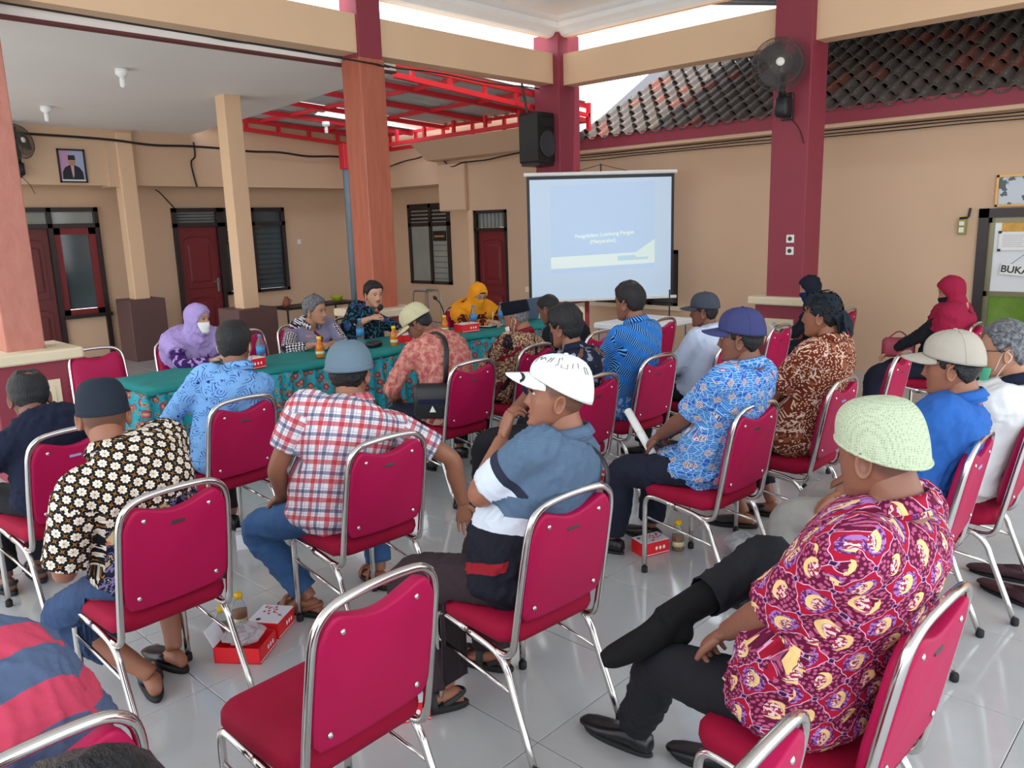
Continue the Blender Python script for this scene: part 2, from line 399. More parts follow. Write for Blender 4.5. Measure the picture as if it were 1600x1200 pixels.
for r in range(10):
    for c in range(52):
        y = 7.18-.2*c-.05*r; x = r*.185; z = .015+x*math.tan(ang)
        if y < -2.8: continue
        jit = random.uniform(-.012, .012)
        if r < 8 and y > .2 and cnt < 300:
            cnt += 1; place('roof_tile', tmesh, roof, (x+random.uniform(-.008, .008), y+jit*.5, z+.012+random.uniform(-.004, .006)), (random.uniform(-.03, .03), -ang+.045, random.uniform(-.02, .02)))
        else:
            mm = Matrix.Translation((x, y, z+.012)) @ Matrix.Rotation(-ang+.045, 4, 'Y')
            extra.add([tuple(mm @ Vector(p)) for p in ts.v], ts.f)
o = extra.build('outlying_roof_tiles', MT['rooftile'], roof); o['kind'] = 'stuff'
struct('trim_7', 'maroon fascia board below the clay tiles', MB().box((8.86, -3, 2.70), (8.90, 7.3, 2.86)), MT['maroon'])
struct('trim_8', 'tan strip and soffit under the maroon fascia', MB().box((8.87, -3, 2.66), (9.15, 7.32, 2.70)), MT['tan'])
gu = thing('roof_gutter_end', 'grey metal gutter end at the left end of the tile roof', 'gutter', (8.6, 7.3, 2.95))
MB().rbox((-.05, -.12, .06), (.28, .16, .22), .02).build('trough', MT['steelgrey'], gu); MB().box((.02, -.1, -.3), (.1, -.02, .08)).build('spout', MT['tan2'], gu)
# ---- red steel canopy between porch and right building
cano = thing('steel_canopy', 'red steel truss canopy with grey ribbed roofing', 'canopy', (7.3, 9.3, 0), 0, None, 'structure')
def cz(x): return 3.43-(x-5.65)*.052
def L(p): return (p[0]-7.3, p[1]-9.3, p[2])
def bar(a, b, w=.05, name='purlin'):
    a, b = Vector(L(a)), Vector(L(b)); d = (b-a).normalized(); s = d.cross(Vector((0, 0, 1)))
    if s.length < .1: s = Vector((1, 0, 0))
    s.normalize(); u = s.cross(d); m = MB()
    m.loft([[tuple(q+s*i*w/2+u*j*w/2) for i, j in ((1, 1), (-1, 1), (-1, -1), (1, -1))] for q in (a, b)])
    m.build(name, MT['redsteel'], cano)
sh = corrugated(5.62, 9.0, 6.95, 9.9, cz(5.62)+.06, cz(9)+.06, .22, .03, 0); sh.v = [L(p) for p in sh.v]; sh.build('roof_sheet', MT['greysheet'], cano)
sh = corrugated(5.62, 7.0, 9.9, 10.6, cz(5.62)+.06, cz(7.0)+.06, .22, .03, 0); sh.v = [L(p) for p in sh.v]; sh.build('roof_sheet', MT['greysheet'], cano)
sh = corrugated(5.62, 9.0, 10.6, 11.75, cz(5.62)+.06, cz(9)+.06, .22, .03, 0); sh.v = [L(p) for p in sh.v]; sh.build('roof_sheet', MT['greysheet'], cano)
M = Mat('clear_polycarbonate'); MT['polyc'] = M.done(rgb(245, 248, 250), .3, 0, .4, Transmission_Weight=1.0, IOR=1.05)
MB().add([L(p) for p in [(7.0, 9.9, cz(7)+.07), (9.0, 9.9, cz(9)+.07), (9.0, 10.6, cz(9)+.07), (7.0, 10.6, cz(7)+.07), (7.0, 9.9, cz(7)+.074), (9.0, 9.9, cz(9)+.074), (9.0, 10.6, cz(9)+.074), (7.0, 10.6, cz(7)+.074)]],
         [(3,2,1,0),(4,5,6,7),(0,1,5,4),(1,2,6,5),(2,3,7,6),(3,0,4,7)]).build('clear_sheet', MT['polyc'], cano)
for y in (7.0, 7.95, 8.9, 9.85, 10.75, 11.6):
    bar((5.65, y, cz(5.65)+.02), (9.0, y, cz(9)+.02), .06, 'rafter')
for x in (6.7, 7.8, 8.9): bar((x, 6.98, cz(x)+.03), (x, 11.65, cz(x)+.03), .045, 'purlin')
for y, nm in ((7.0, 0), (11.6, 1)):      # trusses across
    bar((5.65, y, cz(5.65)-.10), (9.0, y, cz(9)-.17), .055, 'bottom_chord')
    for k in range(6):
        x = 5.9+k*.55; bar((x, y, cz(x)-.13), (x, y, cz(x)+.02), .045, 'web_post')
for x in (8.55, 8.95):
    bar((x, 6.98, cz(x)-.17), (x, 11.6, cz(x)-.20), .055, 'bottom_chord')
    for k in range(7):
        y = 7.2+k*.68; bar((x, y, cz(x)-.18), (x, y, cz(x)+.02), .045, 'web_post')
bar((8.2, 6.9, 3.18), (8.85, 6.9, 3.14), .05, 'bracket'); bar((8.85, 6.9, 2.95), (8.85, 6.9, 3.3), .05, 'bracket')
t = thing('downpipe', 'blue-grey vertical downpipe beside the wood column', 'pipe', (7.93, 11.2, 0))
MB().cyl((0, 0), .055, 0, 2.76, 12).build('pipe', MT['bluepipe'], t, True); MB().rbox((-.07, -.07, 2.7), (.07, .07, 3.1), .01).build('red_collar', MT['redsteel'], t)
# ---- doors and windows
def rect_frame(mb, a, b, z0, z1, w, d0, d1, cross_v=(), cross_h=()):
    """frame in the local x-z plane, depth d0..d1 along y"""
    mb.box((a, d0, z0), (a+w, d1, z1)).box((b-w, d0, z0), (b, d1, z1)).box((a, d0, z1-w), (b, d1, z1)).box((a, d0, z0), (b, d1, z0+w*.8))
    for c in cross_v: mb.box((c-w/2, d0, z0), (c+w/2, d1, z1))
    for c in cross_h: mb.box((a, d0, c-w/2), (b, d1, c+w/2))
    return mb
def panel_leaf(par, a, b, z0, z1, mat, y=-.0, handle=None):
    d = MB().rbox((a, y, z0), (b, y+.04, z1), .005, 1).build('door_leaf', mat, par)
    w = b-a; h = z1-z0
    for (u0, u1, s0, s1) in ((.16, .84, .08, .40), (.16, .84, .48, .92)):
        m = MB(); x0, x1, q0, q1 = a+w*u0, a+w*u1, z0+h*s0, z0+h*s1
        pts = [(x0, q0), (x1, q0), (x1, q1-.06)]+[(x0+(x1-x0)*(.5+.5*math.cos(t)), q1-.06+.06*math.sin(t)) for t in [math.pi*k/10 for k in range(1, 10)]]+[(x0, q1-.06)]
        m.tube([(p[0], y-.004, p[1]) for p in pts+pts[:1]], .009, 6, False)
        cx, cy = (x0+x1)/2, (q0+q1)/2
        m.loft([[(cx+(px-cx)*k, y-e, cy+(py-cy)*k) for px, py in pts] for k, e in ((.78, 0), (.70, .010), (.6, .012))])
        m.build('raised_panel', mat, d)
    if handle:
        hm = MB().rbox((handle-.02, y-.012, z0+h*.44), (handle+.02, y, z0+h*.56), .008).tube([(handle, y-.01, z0+h*.53), (handle, y-.05, z0+h*.53), (handle-.11, y-.05, z0+h*.53)], .009, 8)
        hm.build('handle', MT['steelgrey'], d)
    return d
def louvres(par, a, b, z0, z1, n, mat, yy=.02):
    for k in range(n):
        z = z0+(z1-z0)*(k+.5)/n
        m = MB().cbox((0, 0, 0), (b-a, .008, (z1-z0)/n*.62)).xf(Matrix.Translation(((a+b)/2, yy, z)) @ Matrix.Rotation(.6, 4, 'X')); m.build('louvre', mat, par)
d = thing('door_1', 'red panelled door with glazed transom beside the projector screen', 'door', (XR+.03, 9.08, 0), -math.pi/2, None, 'structure')
rect_frame(MB(), -.36, .36, -.02, 1.97, .05, -.05, .05, (), (1.67,)).build('door_frame', MT['darkframe'], d)
panel_leaf(d, -.31, .31, .01, 1.645, MT['doorred'], .0)
p = MB().box((-.31, .01, 1.7), (.31, .02, 1.92)).build('transom_pane', MT['glassgrey'], d); 
for k in range(7): MB().box((-.28+k*.085, -.005, 1.70), (-.268+k*.085, .01, 1.92)).build('transom_bar', MT['steelgrey'], d)
# BUKA glass door in the right wall
d = thing('door_2', 'dark framed glass office door with an open sign', 'door', (XR+.03, 1.65, 0), -math.pi/2, None, 'structure')
rect_frame(MB(), -.54, .55, -.02, 1.76, .09, -.06, .06).build('door_frame', MT['darkframe'], d)
rect_frame(MB(), -.45, .46, .02, 1.67, .05, -.02, .02, (), (.92,)).build('leaf_frame', plain('olive_aluminium', (128, 122, 96), .35, .6), d)
M = Mat('reflective_glass_upper'); MT['glassup'] = M.done(rgb(232, 236, 238), .15, 0, .6)
MB().box((-.4, -.005, .94), (.41, .005, 1.63)).build('glass_pane', MT['glassup'], d)
M = Mat('green_reflection_glass'); p_ = M.obj()
MT['glassgreenrefl'] = M.done(M.mix(M.noise(p_, 5, 4, .6), rgb(70, 104, 34), rgb(130, 168, 66)), .12, 0, .5)  # mottled green reflection painted into the lower pane's colour
MB().box((-.4, -.005, .05), (.41, .005, .90)).build('glass_pane', MT['glassgreenrefl'], d)
MB().box((-.34, -.008, 1.47), (-.02, -.004, 1.62)).build('orange_film', plain('orange_film', (226, 170, 60), .4, var=.2, vscale=14), d)
s = thing('open_sign', 'white plastic sign reading BUKA hanging on the glass door', 'sign', (XR-.0, 1.78, 1.155), -math.pi/2)
MB().rbox((-.19, -.012, -.055), (.19, -.004, .055), .004, 1).xf(Matrix.Rotation(.10, 4, 'Y')).build('board', MT['paper'], s)
text_mesh('lettering', 'BUKA', .095, MT['black'], s, (-.06, -.0135, .004), (math.pi/2, .10, 0), bold=True)
MB().tube([(-.1, -.006, .06), (0, -.004, .15), (.1, -.006, .04)], .0025, 5).build('cord', MT['cable'], s)
s = thing('notice_sheet', 'white printed notice taped on the glass door', 'paper', (XR-.0, 1.84, 1.44), -math.pi/2)
MB().box((-.16, -.006, -.09), (.16, -.003, .09)).build('sheet', MT['paper'], s)
for k in range(7): MB().box((-.13, -.0068, .055-k*.018), (.10-.03*(k % 3), -.006, .058-k*.018)).build('text_line', plain('grey_print', (150, 150, 150), .8), s)
MB().rbox((-.17, -.009, .075), (-.14, -.005, .1), .003, 1).build('tape', MT['black'], s); MB().rbox((-.17, -.009, -.1), (-.14, -.005, -.075), .003, 1).build('tape', MT['black'], s)
# window in the recess
d = thing('window_1', 'dark framed recess window with louvres on top', 'window', (XR+.62, 11.27, 0), -math.pi/2, None, 'structure')
rect_frame(MB(), -.57, .57, .70, 2.15, .07, -.04, .02, (.05,), (1.78,)).build('window_frame', MT['darkframe'], d)
for a, b in ((-.5, .01), (.09, .5)):
    louvres(d, a, b, 1.82, 2.09, 4, MT['darkframe'], -.03); MB().box((a, -.014, .75), (b, -.006, 1.75)).build('pane', MT['glassgrey'], d)
    MB().box((a, -.010, 1.8), (b, -.004, 2.1)).build('pane', MT['glassgrey'], d)
for k in range(9): MB().box((.09, -.022, .80+k*.1), (.5, -.014, .808+k*.1)).build('blind_slat', MT['darkframe'], d)
MB().box((.12, -.03, 1.48), (.46, -.02, 1.66)).build('black_sticker', MT['black'], d)
MB().box((.16, -.034, 1.55), (.42, -.03, 1.58)).build('gold_line', MT['gold'], d)
# back doors
d = thing('door_3', 'brown door with red glazed side window at the left porch', 'door', (3.8, YB, 0), 0, None, 'structure')
rect_frame(MB(), -.68, .58, -.02, 2.15, .06, -.06, .03, (-.06,), (1.90,)).build('door_frame', MT['darkframe'], d)
panel_leaf(d, -.62, -.09, .01, 1.87, MT['doorbrown'], 0)
for a, b in ((-.62, -.09), (-.03, .52)): MB().box((a, .0, 1.93), (b, .008, 2.09)).build('transom_pane', MT['glassgrey'], d)
rect_frame(MB(), -.03, .52, .66, 1.87, .09, -.03, .02).build('casement', MT['doorred'], d); MB().box((.05, 0, .74), (.44, .008, 1.78)).build('pane', MT['glassdark'], d)
MB().box((-.03, -.01, 0), (.56, .03, .64)).build('sill_panel', MT['tan'], d); MB().box((-.05, -.09, .61), (.6, .02, .66)).build('window_sill', MT['darkframe'], d)
d = thing('door_4', 'red panelled porch door with lever handle and louvre transom', 'door', (5.83, YB, 0), 0, None, 'structure')
rect_frame(MB(), -.38, .38, -.02, 2.13, .06, -.06, .03, (), (1.87,)).build('door_frame', MT['darkframe'], d)
panel_leaf(d, -.32, .32, .01, 1.84, MT['doorred'], 0, .27); louvres(d, -.32, .32, 1.9, 2.08, 4, MT['glassgrey'])
MB().box((-.32, .03, 1.9), (.32, .038, 2.08)).build('transom_pane', MT['glassdark'], d)
d = thing('window_2', 'dark framed porch window with black louvre panes', 'window', (6.79, YB, 0), 0, None, 'structure')
rect_frame(MB(), -.57, .57, .75, 2.13, .06, -.06, .03, (-.02,), (1.87,)).build('window_frame', MT['darkframe'], d)
for a, b in ((-.51, -.05), (.01, .51)):
    MB().box((a, .02, .8), (b, .028, 1.84)).build('pane', MT['glassdark'], d); MB().box((a, .02, 1.9), (b, .028, 2.08)).build('pane', MT['glassdark'], d)
louvres(d, .03, .5, .82, 1.82, 12, MT['glassdark'])
for z in (1.55, 1.72):
    b_ = MB().box((-.5, -.03, z), (-.28, -.02, z+.12)).build('notice_plate', MT['black'], d); MB().box((-.47, -.034, z+.05), (-.31, -.03, z+.08)).build('gold_line', MT['gold'], b_)
d = thing('window_3', 'low window half hidden behind the projector screen', 'window', (XR+.03, 6.33, 0), -math.pi/2, None, 'structure')
rect_frame(MB(), -.67, .67, .62, 1.35, .05, -.05, .05, (-.2, .25)).build('window_frame', MT['darkframe'], d)
MB().box((-.62, .0, .66), (.62, .008, 1.3)).build('pane', MT['glassdark'], d); MB().box((-.75, -.12, .57), (.75, .02, .62)).build('window_sill', MT['cream'], d)
MB().box((-.24, -.055, .62), (-.17, -.045, 1.35)).build('red_post', MT['doorred'], d)
# ---- cables, switches, lamps
def cable(name, label, pts, r=.006):
    o = MB().tube(pts, r, 6, True, 5).build(name, MT['cable'], None, True); tag(o, label, 'cable'); return o
def wig(a, b, n, amp, sag=.0):
    a, b = Vector(a), Vector(b); return [a.lerp(b, i/n)+Vector((0, 0, random.uniform(-amp, amp)-sag*math.sin(math.pi*((i*2/n) % 1)))) for i in range(n+1)]
cable('beam_cable', 'black cable drooping along the white fascia', wig((-1, 6.87, 3.46), (5.6, 6.87, 3.42), 14, .01, .03), .009)
cable('porch_cable', 'thick black cable bundle along the top of the back porch beam', wig((1, 11.5, 3.08), (8.9, 11.5, 2.88), 16, .02), .016)
cable('canopy_cable', 'black cable under the red canopy on the right wall', wig((9.06, 11.5, 2.80), (9.05, 10.25, 2.94), 5, .01)+wig((9.04, 9.9, 2.70), (8.88, 7.4, 2.80), 8, .015), .011)
for k in range(3): cable('fascia_cable', ('upper', 'middle', 'lower')[k]+' black cable strung under the maroon fascia', wig((9.07-.02*k, 7.3, 2.65-.035*k), (9.07-.02*k, -.5, 2.65-.035*k), 16, .006), .006)
cable('column_cable', 'black cable hanging below the left beam', wig((5.25, 6.85, 3.38), (7.8, 6.85, 3.36), 8, .02), .008)
cable('column_strap', 'grey cable strapped across the wood column top', [(-.5, 6.57, 3.36), (2, 6.56, 3.34), (4.85, 6.56, 3.31), (5.1, 6.56, 3.30), (5.26, 6.58, 3.30)], .008)
cable('wall_conduit', 'dark zigzag cable run above the red porch door', [(5.62, 11.66, 3.05), (5.62, 11.66, 2.85), (5.55, 11.66, 2.75), (5.6, 11.66, 2.42)], .012)
cable('frame_conduit', 'thin cable slanting to the corner of the red porch door', [(5.25, 12.28, 2.40), (5.32, 12.28, 2.35), (5.5, 12.28, 2.14)], .008)
def bulb(name, label, x, y, z):
    t = thing(name, label, 'lamp', (x, y, z))
    MB().lathe([(.055, 0), (.058, -.05), (.04, -.06), (.038, -.07)], 12).build('socket', MT['white'], t, True)
    MB().lathe([(.022, -.07), (.026, -.10), (.026, -.15), (.018, -.165), (.004, -.17)], 12).build('bulb', MT['paper'], t, True)
bulb('ceiling_lamp', 'small white bulb fitting nearer the beam on the porch ceiling', 3.27, 8.1, 3.285)
bulb('ceiling_lamp', 'small white bulb fitting further back on the porch ceiling', 3.27, 10.3, 3.205)
bulb('canopy_lamp', 'small white bulb fitting under the red canopy', 7.2, 10.6, 3.33)
def outlet(x, y, z, label, rz, hole=True):
    t = thing('wall_socket' if hole else 'light_switch', label, 'socket' if hole else 'switch', (x, y, z), rz)
    MB().rbox((-.04, -.012, -.04), (.04, 0, .04), .005, 2).build('plate', MT['switch'], t)
    if hole: MB().lathe([(.022, 0), (.022, .004), (.004, .004)], 12).xf(Matrix.Rotation(math.pi/2, 4, 'X')).xf(Matrix.Translation((0, -.011, 0))).build('socket_hole', MT['darkframe'], t)
    else: MB().box((-.02, -.016, -.025), (.02, -.011, .025)).build('rocker', MT['white'], t)
outlet(XC-.19, 3.55, 1.52, 'upper ivory wall socket on the maroon fan column', -math.pi/2)
outlet(XC-.19, 3.55, 1.40, 'lower ivory wall socket on the maroon fan column', -math.pi/2)
outlet(7.63, YB-.0, 1.55, 'white light switch on the back wall right of the dark window', 0, False)
outlet(XR-.0, 9.62-.12, 1.32, 'white switch on the narrow pilaster beside the red door', -math.pi/2, False)
# ================================================================== chairs
M = Mat('crimson_vinyl_back'); p = M.obj()
M.bump(M.noise(p, 260, 2), .12, .002)
MT['chairback'] = M.done(M.mix(M.noise(p, 5, 3), rgb(160, 8, 66), rgb(178, 12, 76)), .5, 0, .25)
M = Mat('deep_red_seat_fabric'); p = M.obj()
M.bump(M.noise(p, 420, 2), .3, .002)
MT['chairseat'] = M.done(M.mix(M.noise(p, 6, 3), rgb(140, 6, 44), rgb(160, 12, 54)), .75, 0, .2)
def rrect(w, h, r, k=5):
    out = []
    for cx, cy, a0 in ((w-r, h-r, 0), (-w+r, h-r, 90), (-w+r, -h+r, 180), (w-r, -h+r, 270)):
        for i in range(k+1):
            t = math.radians(a0+90*i/k); out.append((cx+r*math.cos(t), cy+r*math.sin(t)))
    return out
CH = {}
def chair_meshes():
    # seat cushion: rounded, slightly domed
    s = MB(); rings = []
    for z, g in ((.405, -.03), (.41, -.008), (.43, 0), (.455, -.002), (.47, -.014), (.478, -.045), (.481, -.10)):
        rings.append([(x*(1+.0*y), y+.01, z+.008*(y < -.15)) for x, y in rrect(.212+g, .215+g, max(.02, .07+g))])
    CH['seat'] = s.loft(rings).mesh('seat', MT['chairseat'], True)
    # back frame: inverted U with forward returns under the seat
    def yb(z): return -.205-.085*(z-.42)/.48
    P = [(-.20, .02, .385), (-.20, -.10, .375), (-.20, -.165, .375), (-.20, -.198, .40), (-.20, yb(.46), .46), (-.198, yb(.62), .62), (-.194, yb(.76), .76), (-.190, yb(.82), .82), (-.176, yb(.865), .865), (-.14, yb(.895), .895), (-.09, yb(.906), .906), (0, yb(.91), .91)]
    P = P+[(-x, y, z) for x, y, z in P[-2::-1]]
    CH['back_frame'] = MB().tube(P, .0125, 10, True, 3).mesh('back_frame', MT['chrome'], True)
    # backrest pad: front cushion and flat vinyl back, top edge dips in the middle
    ol = []
    n = 24
    for i in range(n+1):
        t = -1+2*i/n; x = -.176*t; e = abs(t)
        zt = .872-.035*max(0, math.cos(e*math.pi/1.5))**1.3 if e < .75 else .872-.05*((e-.75)/.25)**2.2
        ol.append((x, zt))
    for x, z in ((-.183, .80), (-.187, .70), (-.188, .58), (-.184, .53), (-.165, .503), (-.11, .495), (0, .492), (.11, .495), (.165, .503), (.184, .53), (.188, .58), (.187, .70), (.183, .80)): ol.append((x, z))
    cx, cz = 0, .69
    def ring(k, off): return [(x*k, yb(z)+off-.03*(1-(x/.19)**2)*0, cz+(z-cz)*k) for x, z in ol]
    def pad(offs): return MB().loft([ring(k, o) for k, o in offs])
    CH['backrest'] = pad(((.93, -.014), (.985, -.013), (1.0, -.008), (1.0, .012), (.985, .026), (.93, .036), (.7, .043))).mesh('backrest', MT['chairback'], True)
    def rod(*pts): return MB().tube(pts, .0125, 10, True, 3)
    CH['legf'] = rod((-.205, .198, .012), (-.205, .197, .30), (-.205, .194, .375), (-.205, .178, .402), (-.205, .14, .410), (-.205, .02, .396)).mesh('leg', MT['chrome'], True)
    CH['legr'] = rod((-.205, .03, .397), (-.205, -.08, .383), (-.205, -.135, .365), (-.205, -.172, .325), (-.206, -.198, .26), (-.210, -.302, .012)).mesh('leg', MT['chrome'], True)
    CH['brace'] = MB().tube([(-.205, .196, .30), (-.205, 0, .277), (-.206, -.203, .25)], .007, 8).mesh('brace', MT['chrome'], True)
    CH['foot'] = MB().lathe([(.014, 0), (.0165, .004), (.0165, .028), (.0135, .032)], 10).mesh('rubber_foot', MT['rubber'], True)
    CH['screw'] = MB().lathe([(.009, 0), (.008, .004), (.003, .006)], 10).xf(Matrix.Rotation(math.pi/2, 4, 'X')).mesh('screw', MT['chrome'], True)
    CH['badge'] = MB().rbox((-.026, -.004, -.006), (.026, 0, .006), .002, 1).mesh('badge', MT['darkframe'])
    CH['badge2'] = MB().rbox((-.026, -.004, -.006), (.026, 0, .006), .002, 1).mesh('badge', plain('pale_blue_sticker', (140, 150, 196), .4))
    for m in CH.values(): fix_normals(m)
chair_meshes()
def chair(label, x, y, rot=0.0, badge='badge', group='red banquet chairs'):
    t = thing('banquet_chair', label, 'chair', (x, y, 0), rot, group)
    place('seat', CH['seat'], t); b = place('backrest', CH['backrest'], t); place('back_frame', CH['back_frame'], t)
    th = math.atan2(.085, .48)
    for sx, z in ((-.115, .825), (.115, .825), (-.14, .545), (.14, .545)):
        place('screw', CH['screw'], b, (sx, -.205-.085*(z-.42)/.48-.014, z), (-th, 0, 0))
    if badge: place('badge', CH[badge], b, (.0, -.205-.085*(.79-.42)/.48-.014, .79), (-th, 0, 0))
    for m, fx, fy in ((False, 'legf', .198), (False, 'legr', -.302), (True, 'legf', .198), (True, 'legr', -.302)):
        l = place('leg', CH[fx], t)
        if m: l.scale = (-1, 1, 1)
        place('rubber_foot', CH['foot'], l, (-.205 if fx == 'legf' else -.210, fy, 0))
    for m in (1, -1): place('brace', CH['brace'], t).scale = (m, 1, 1)
    return t
R = math.radians
chair('empty red chair in the centre foreground seen from behind', 1.06, 1.78, R(2), None)
chair('red chair of the man in gold and white floral batik', 1.05, 2.90, R(3))
chair('red chair of the man in red checked shirt', 1.935, 2.84, R(-2))
chair('red chair of the man in white cap and slate polo', 1.89, 1.82, R(-4))
chair('red chair of the man in the pale green knitted cap', 1.83, .73, R(-3))
chair('red chair of the man in bright blue batik holding a paper roll', 3.36, 1.93, R(-3))
chair('red chair of the man in rust brown batik with black headcloth', 4.13, 1.84, R(0), 'badge2')
chair('red chair of the man in plain blue shirt and beige cap', 3.31, 1.01, R(2), 'badge2')
chair('red chair of the man in white shirt at the right edge', 3.93, .94, R(2))
chair('red chair of the man in light blue batik at the table', 1.925, 4.07, R(4))
chair('red chair with pale sticker of the man in navy polo', 1.11, 4.09, R(5), 'badge2')
chair('red chair of the man in pink batik with shoulder bag', 3.41, 3.87, R(-2))
chair('red chair of the man in black velvet cap', 4.12, 3.98, R(2))
chair('red chair mostly hidden behind the man in white cap', 3.47, 2.94, R(0))
chair('red chair of the man in cobalt blue striped batik', 4.23, 3.03, R(-2))
chair('red chair of the man in black before the screen', 4.91, 4.01, R(0))
chair('red chair standing alone against the tan wall behind the cobalt batik man', 5.84, 4.04, R(0))
chair('red chair of the man in white shirt and dark cap', 4.95, 2.89, R(-6))
chair('red chair between the pale shirt man and the woman in black hijab', 5.93, 3.03, R(0))
chair('red chair of the woman in black hijab', 7.30, 3.03, R(0))
chair('red chair of the woman in maroon hijab', 6.71, 1.86, R(0))
chair('empty red chair in front of the woman in maroon hijab', 5.08, 1.86, R(2))
chair('red chair cut off at the lower right edge', 1.09, .80, R(0))
chair('red chair below the lower left corner under a dark haired man', .18, .82, R(0))
chair('red chair of the man in striped polo at the lower left corner', .27, 1.72, R(3))
chair('empty red chair facing us at the left end of the head table', 2.14, 6.17, R(176))
chair('red chair of the woman in lilac hijab', 2.78, 6.13, R(180))
chair('red chair right of the woman in lilac hijab', 3.37, 6.14, R(181))
chair('red chair of the grey haired man at the head table', 3.87, 6.12, R(180))
chair('red chair of the man speaking into a microphone', 4.45, 6.14, R(180))
chair('red chair of the woman in yellow hijab', 5.72, 5.96, R(180))
# ================================================================== head table
M = Mat('teal_table_top_cloth'); p = M.obj(); M.bump(M.noise(p, 60, 3), .3, .004)
MT['teal'] = M.done(M.mix(M.noise(p, 7, 4), rgb(8, 112, 112), rgb(14, 142, 138)), .8)
M = Mat('turquoise_floral_skirt'); u, v, z_ = M.sep(M.uv()); vec = M.comb(u, v)
base = M.mix(M.noise(vec, 5, 3), rgb(14, 134, 152), rgb(26, 160, 174))
wv = M.warp(vec, 22, .02)
d1 = M.vor(wv, 11.0); a = M.noise(wv, 26, 3)
col = M.mix(M.ss(a, .56, .62), base, rgb(20, 96, 110))
col = M.mix(M.lt(d1+a*.25, .42), col, rgb(126, 54, 62)); col = M.mix(M.lt(d1+a*.2, .27), col, rgb(158, 84, 80)); col = M.mix(M.lt(d1+a*.1, .13), col, rgb(188, 140, 100))
d2 = M.vor(M.warp(M.comb(u+.37, v+.21), 20, .02), 15.0); col = M.mix(M.lt(d2, .17), col, rgb(170, 140, 96)); col = M.mix(M.lt(d2, .09), col, rgb(126, 60, 60))
MT['skirt'] = M.done(col, .75)
TX0, TX1, TY0, TY1, TZ = 2.03, 6.35, 5.25, 5.93, .75
tb = thing('head_table', 'long table under teal cloth with gathered turquoise floral skirt', 'table', ((TX0+TX1)/2, (TY0+TY1)/2, 0))
ox, oy = (TX0+TX1)/2, (TY0+TY1)/2
m = MB(); n = 44
def ztop(x): return TZ+.006*math.sin(x*3.1)+.004*math.sin(x*7.7)
rings = []
for i in range(n+1):
    x = TX0+(TX1-TX0)*i/n; z = ztop(x); w = .006*math.sin(x*9)
    rings.append([(x-ox, yy-oy, zz) for yy, zz in ((TY0-.012+w, z-.05), (TY0-.012+w, z-.01), (TY0+.01, z), (TY0+.2, z+.002), (TY1-.2, z+.001), (TY1-.01, z), (TY1+.012, z-.01), (TY1+.012, z-.04), (TY1, z-.03), (TY0, z-.03))])
m.loft(rings).build('top_cloth', MT['teal'], tb, True)
V, Fs, UV = [], [], []; per = []
for a, b in (((TX0, TY1), (TX0, TY0)), ((TX0, TY0), (TX1, TY0)), ((TX1, TY0), (TX1, TY1))):
    Lg = math.hypot(b[0]-a[0], b[1]-a[1]); k = int(Lg/.0125)
    for i in range(k): per.append((a[0]+(b[0]-a[0])*i/k, a[1]+(b[1]-a[1])*i/k, (b[1]-a[1])/Lg, -(b[0]-a[0])/Lg))
lev = [.715, .66, .56, .42, .26, .12, .03]
for j, z in enumerate(lev):
    for i, (x, y, nx, ny) in enumerate(per):
        s = i*.0125; fo = .5+.5*math.sin(s*52+1.6*math.sin(s*7.3)+j*.12); amp = .010+.034*min(1, (j+1)/4)
        off = .004+amp*fo+.008*math.sin(s*9+j*.4)
        V.append((x+(-ny*0+nx*-1)*-off*-1 if False else x+nx*-off*-1-ox, y+ny*off-oy, z))
        UV.append((s*1.35, z))
npz = len(per)
for j in range(len(lev)-1):
    for i in range(npz-1): Fs.append((j*npz+i, j*npz+i+1, (j+1)*npz+i+1, (j+1)*npz+i))
me = bpy.data.meshes.new('skirt'); me.from_pydata(V, [], Fs); me.materials.append(MT['skirt'])
ul = me.uv_layers.new(name='UVMap'); li = np.empty(len(me.loops), int); me.loops.foreach_get('vertex_index', li)
ul.data.foreach_set('uv', np.array(UV)[li].ravel()); me.polygons.foreach_set('use_smooth', [True]*len(me.polygons))
place('skirt', me, tb)
for sx in (-1, 1):
    for sy in (-1, 1): MB().tube([(sx*1.9, sy*.26, .715), (sx*1.9, sy*.26, .0)], .016, 8).build('leg', MT['steelgrey'], tb)
# ================================================================== bottles, boxes
def bottle(label, x, y, z, kind='water', tilt=0, group=None):
    t = thing('water_bottle' if kind == 'water' else 'juice_bottle', label, 'bottle', (x, y, z), 0, group)
    if kind == 'water':
        pr = [(.002, .0), (.030, .0), (.033, .008), (.033, .05), (.030, .058), (.033, .066), (.033, .15), (.029, .165), (.018, .19), (.014, .20), (.014, .21)]
        MB().lathe(pr, 16).build('bottle_body', MT['pet'], t, True)
        MB().lathe([(.0345, .08), (.0345, .14)], 16).build('paper_label', MT['bluelabel'], t, True); MB().lathe([(.016, .208), (.016, .226), (.012, .228)], 12).build('cap', MT['bluecap'], t, True)
    else:
        pr = [(.002, 0), (.030, 0), (.033, .006), (.033, .085), (.030, .098), (.018, .128), (.015, .135), (.015, .145)]
        MB().lathe(pr, 16).build('bottle_body', MT['amberglass'] if kind == 'tea' else MT['orangepet'], t, True)
        MB().lathe([(.002, .003), (.029, .003), (.0305, .01), (.0305, .08), (.028, .09) if kind == 'juice' else (.0305, .082), (.002, .092)], 16).build('drink', MT['juice'] if kind == 'juice' else MT['tea'], t, True)
        MB().lathe([(.0338, .026), (.0338, .052)], 16).build('paper_label', MT['creamlabel'], t, True); MB().lathe([(.018, .142), (.018, .164), (.014, .167)], 12).build('cap', MT['yellow'], t, True)
    return t
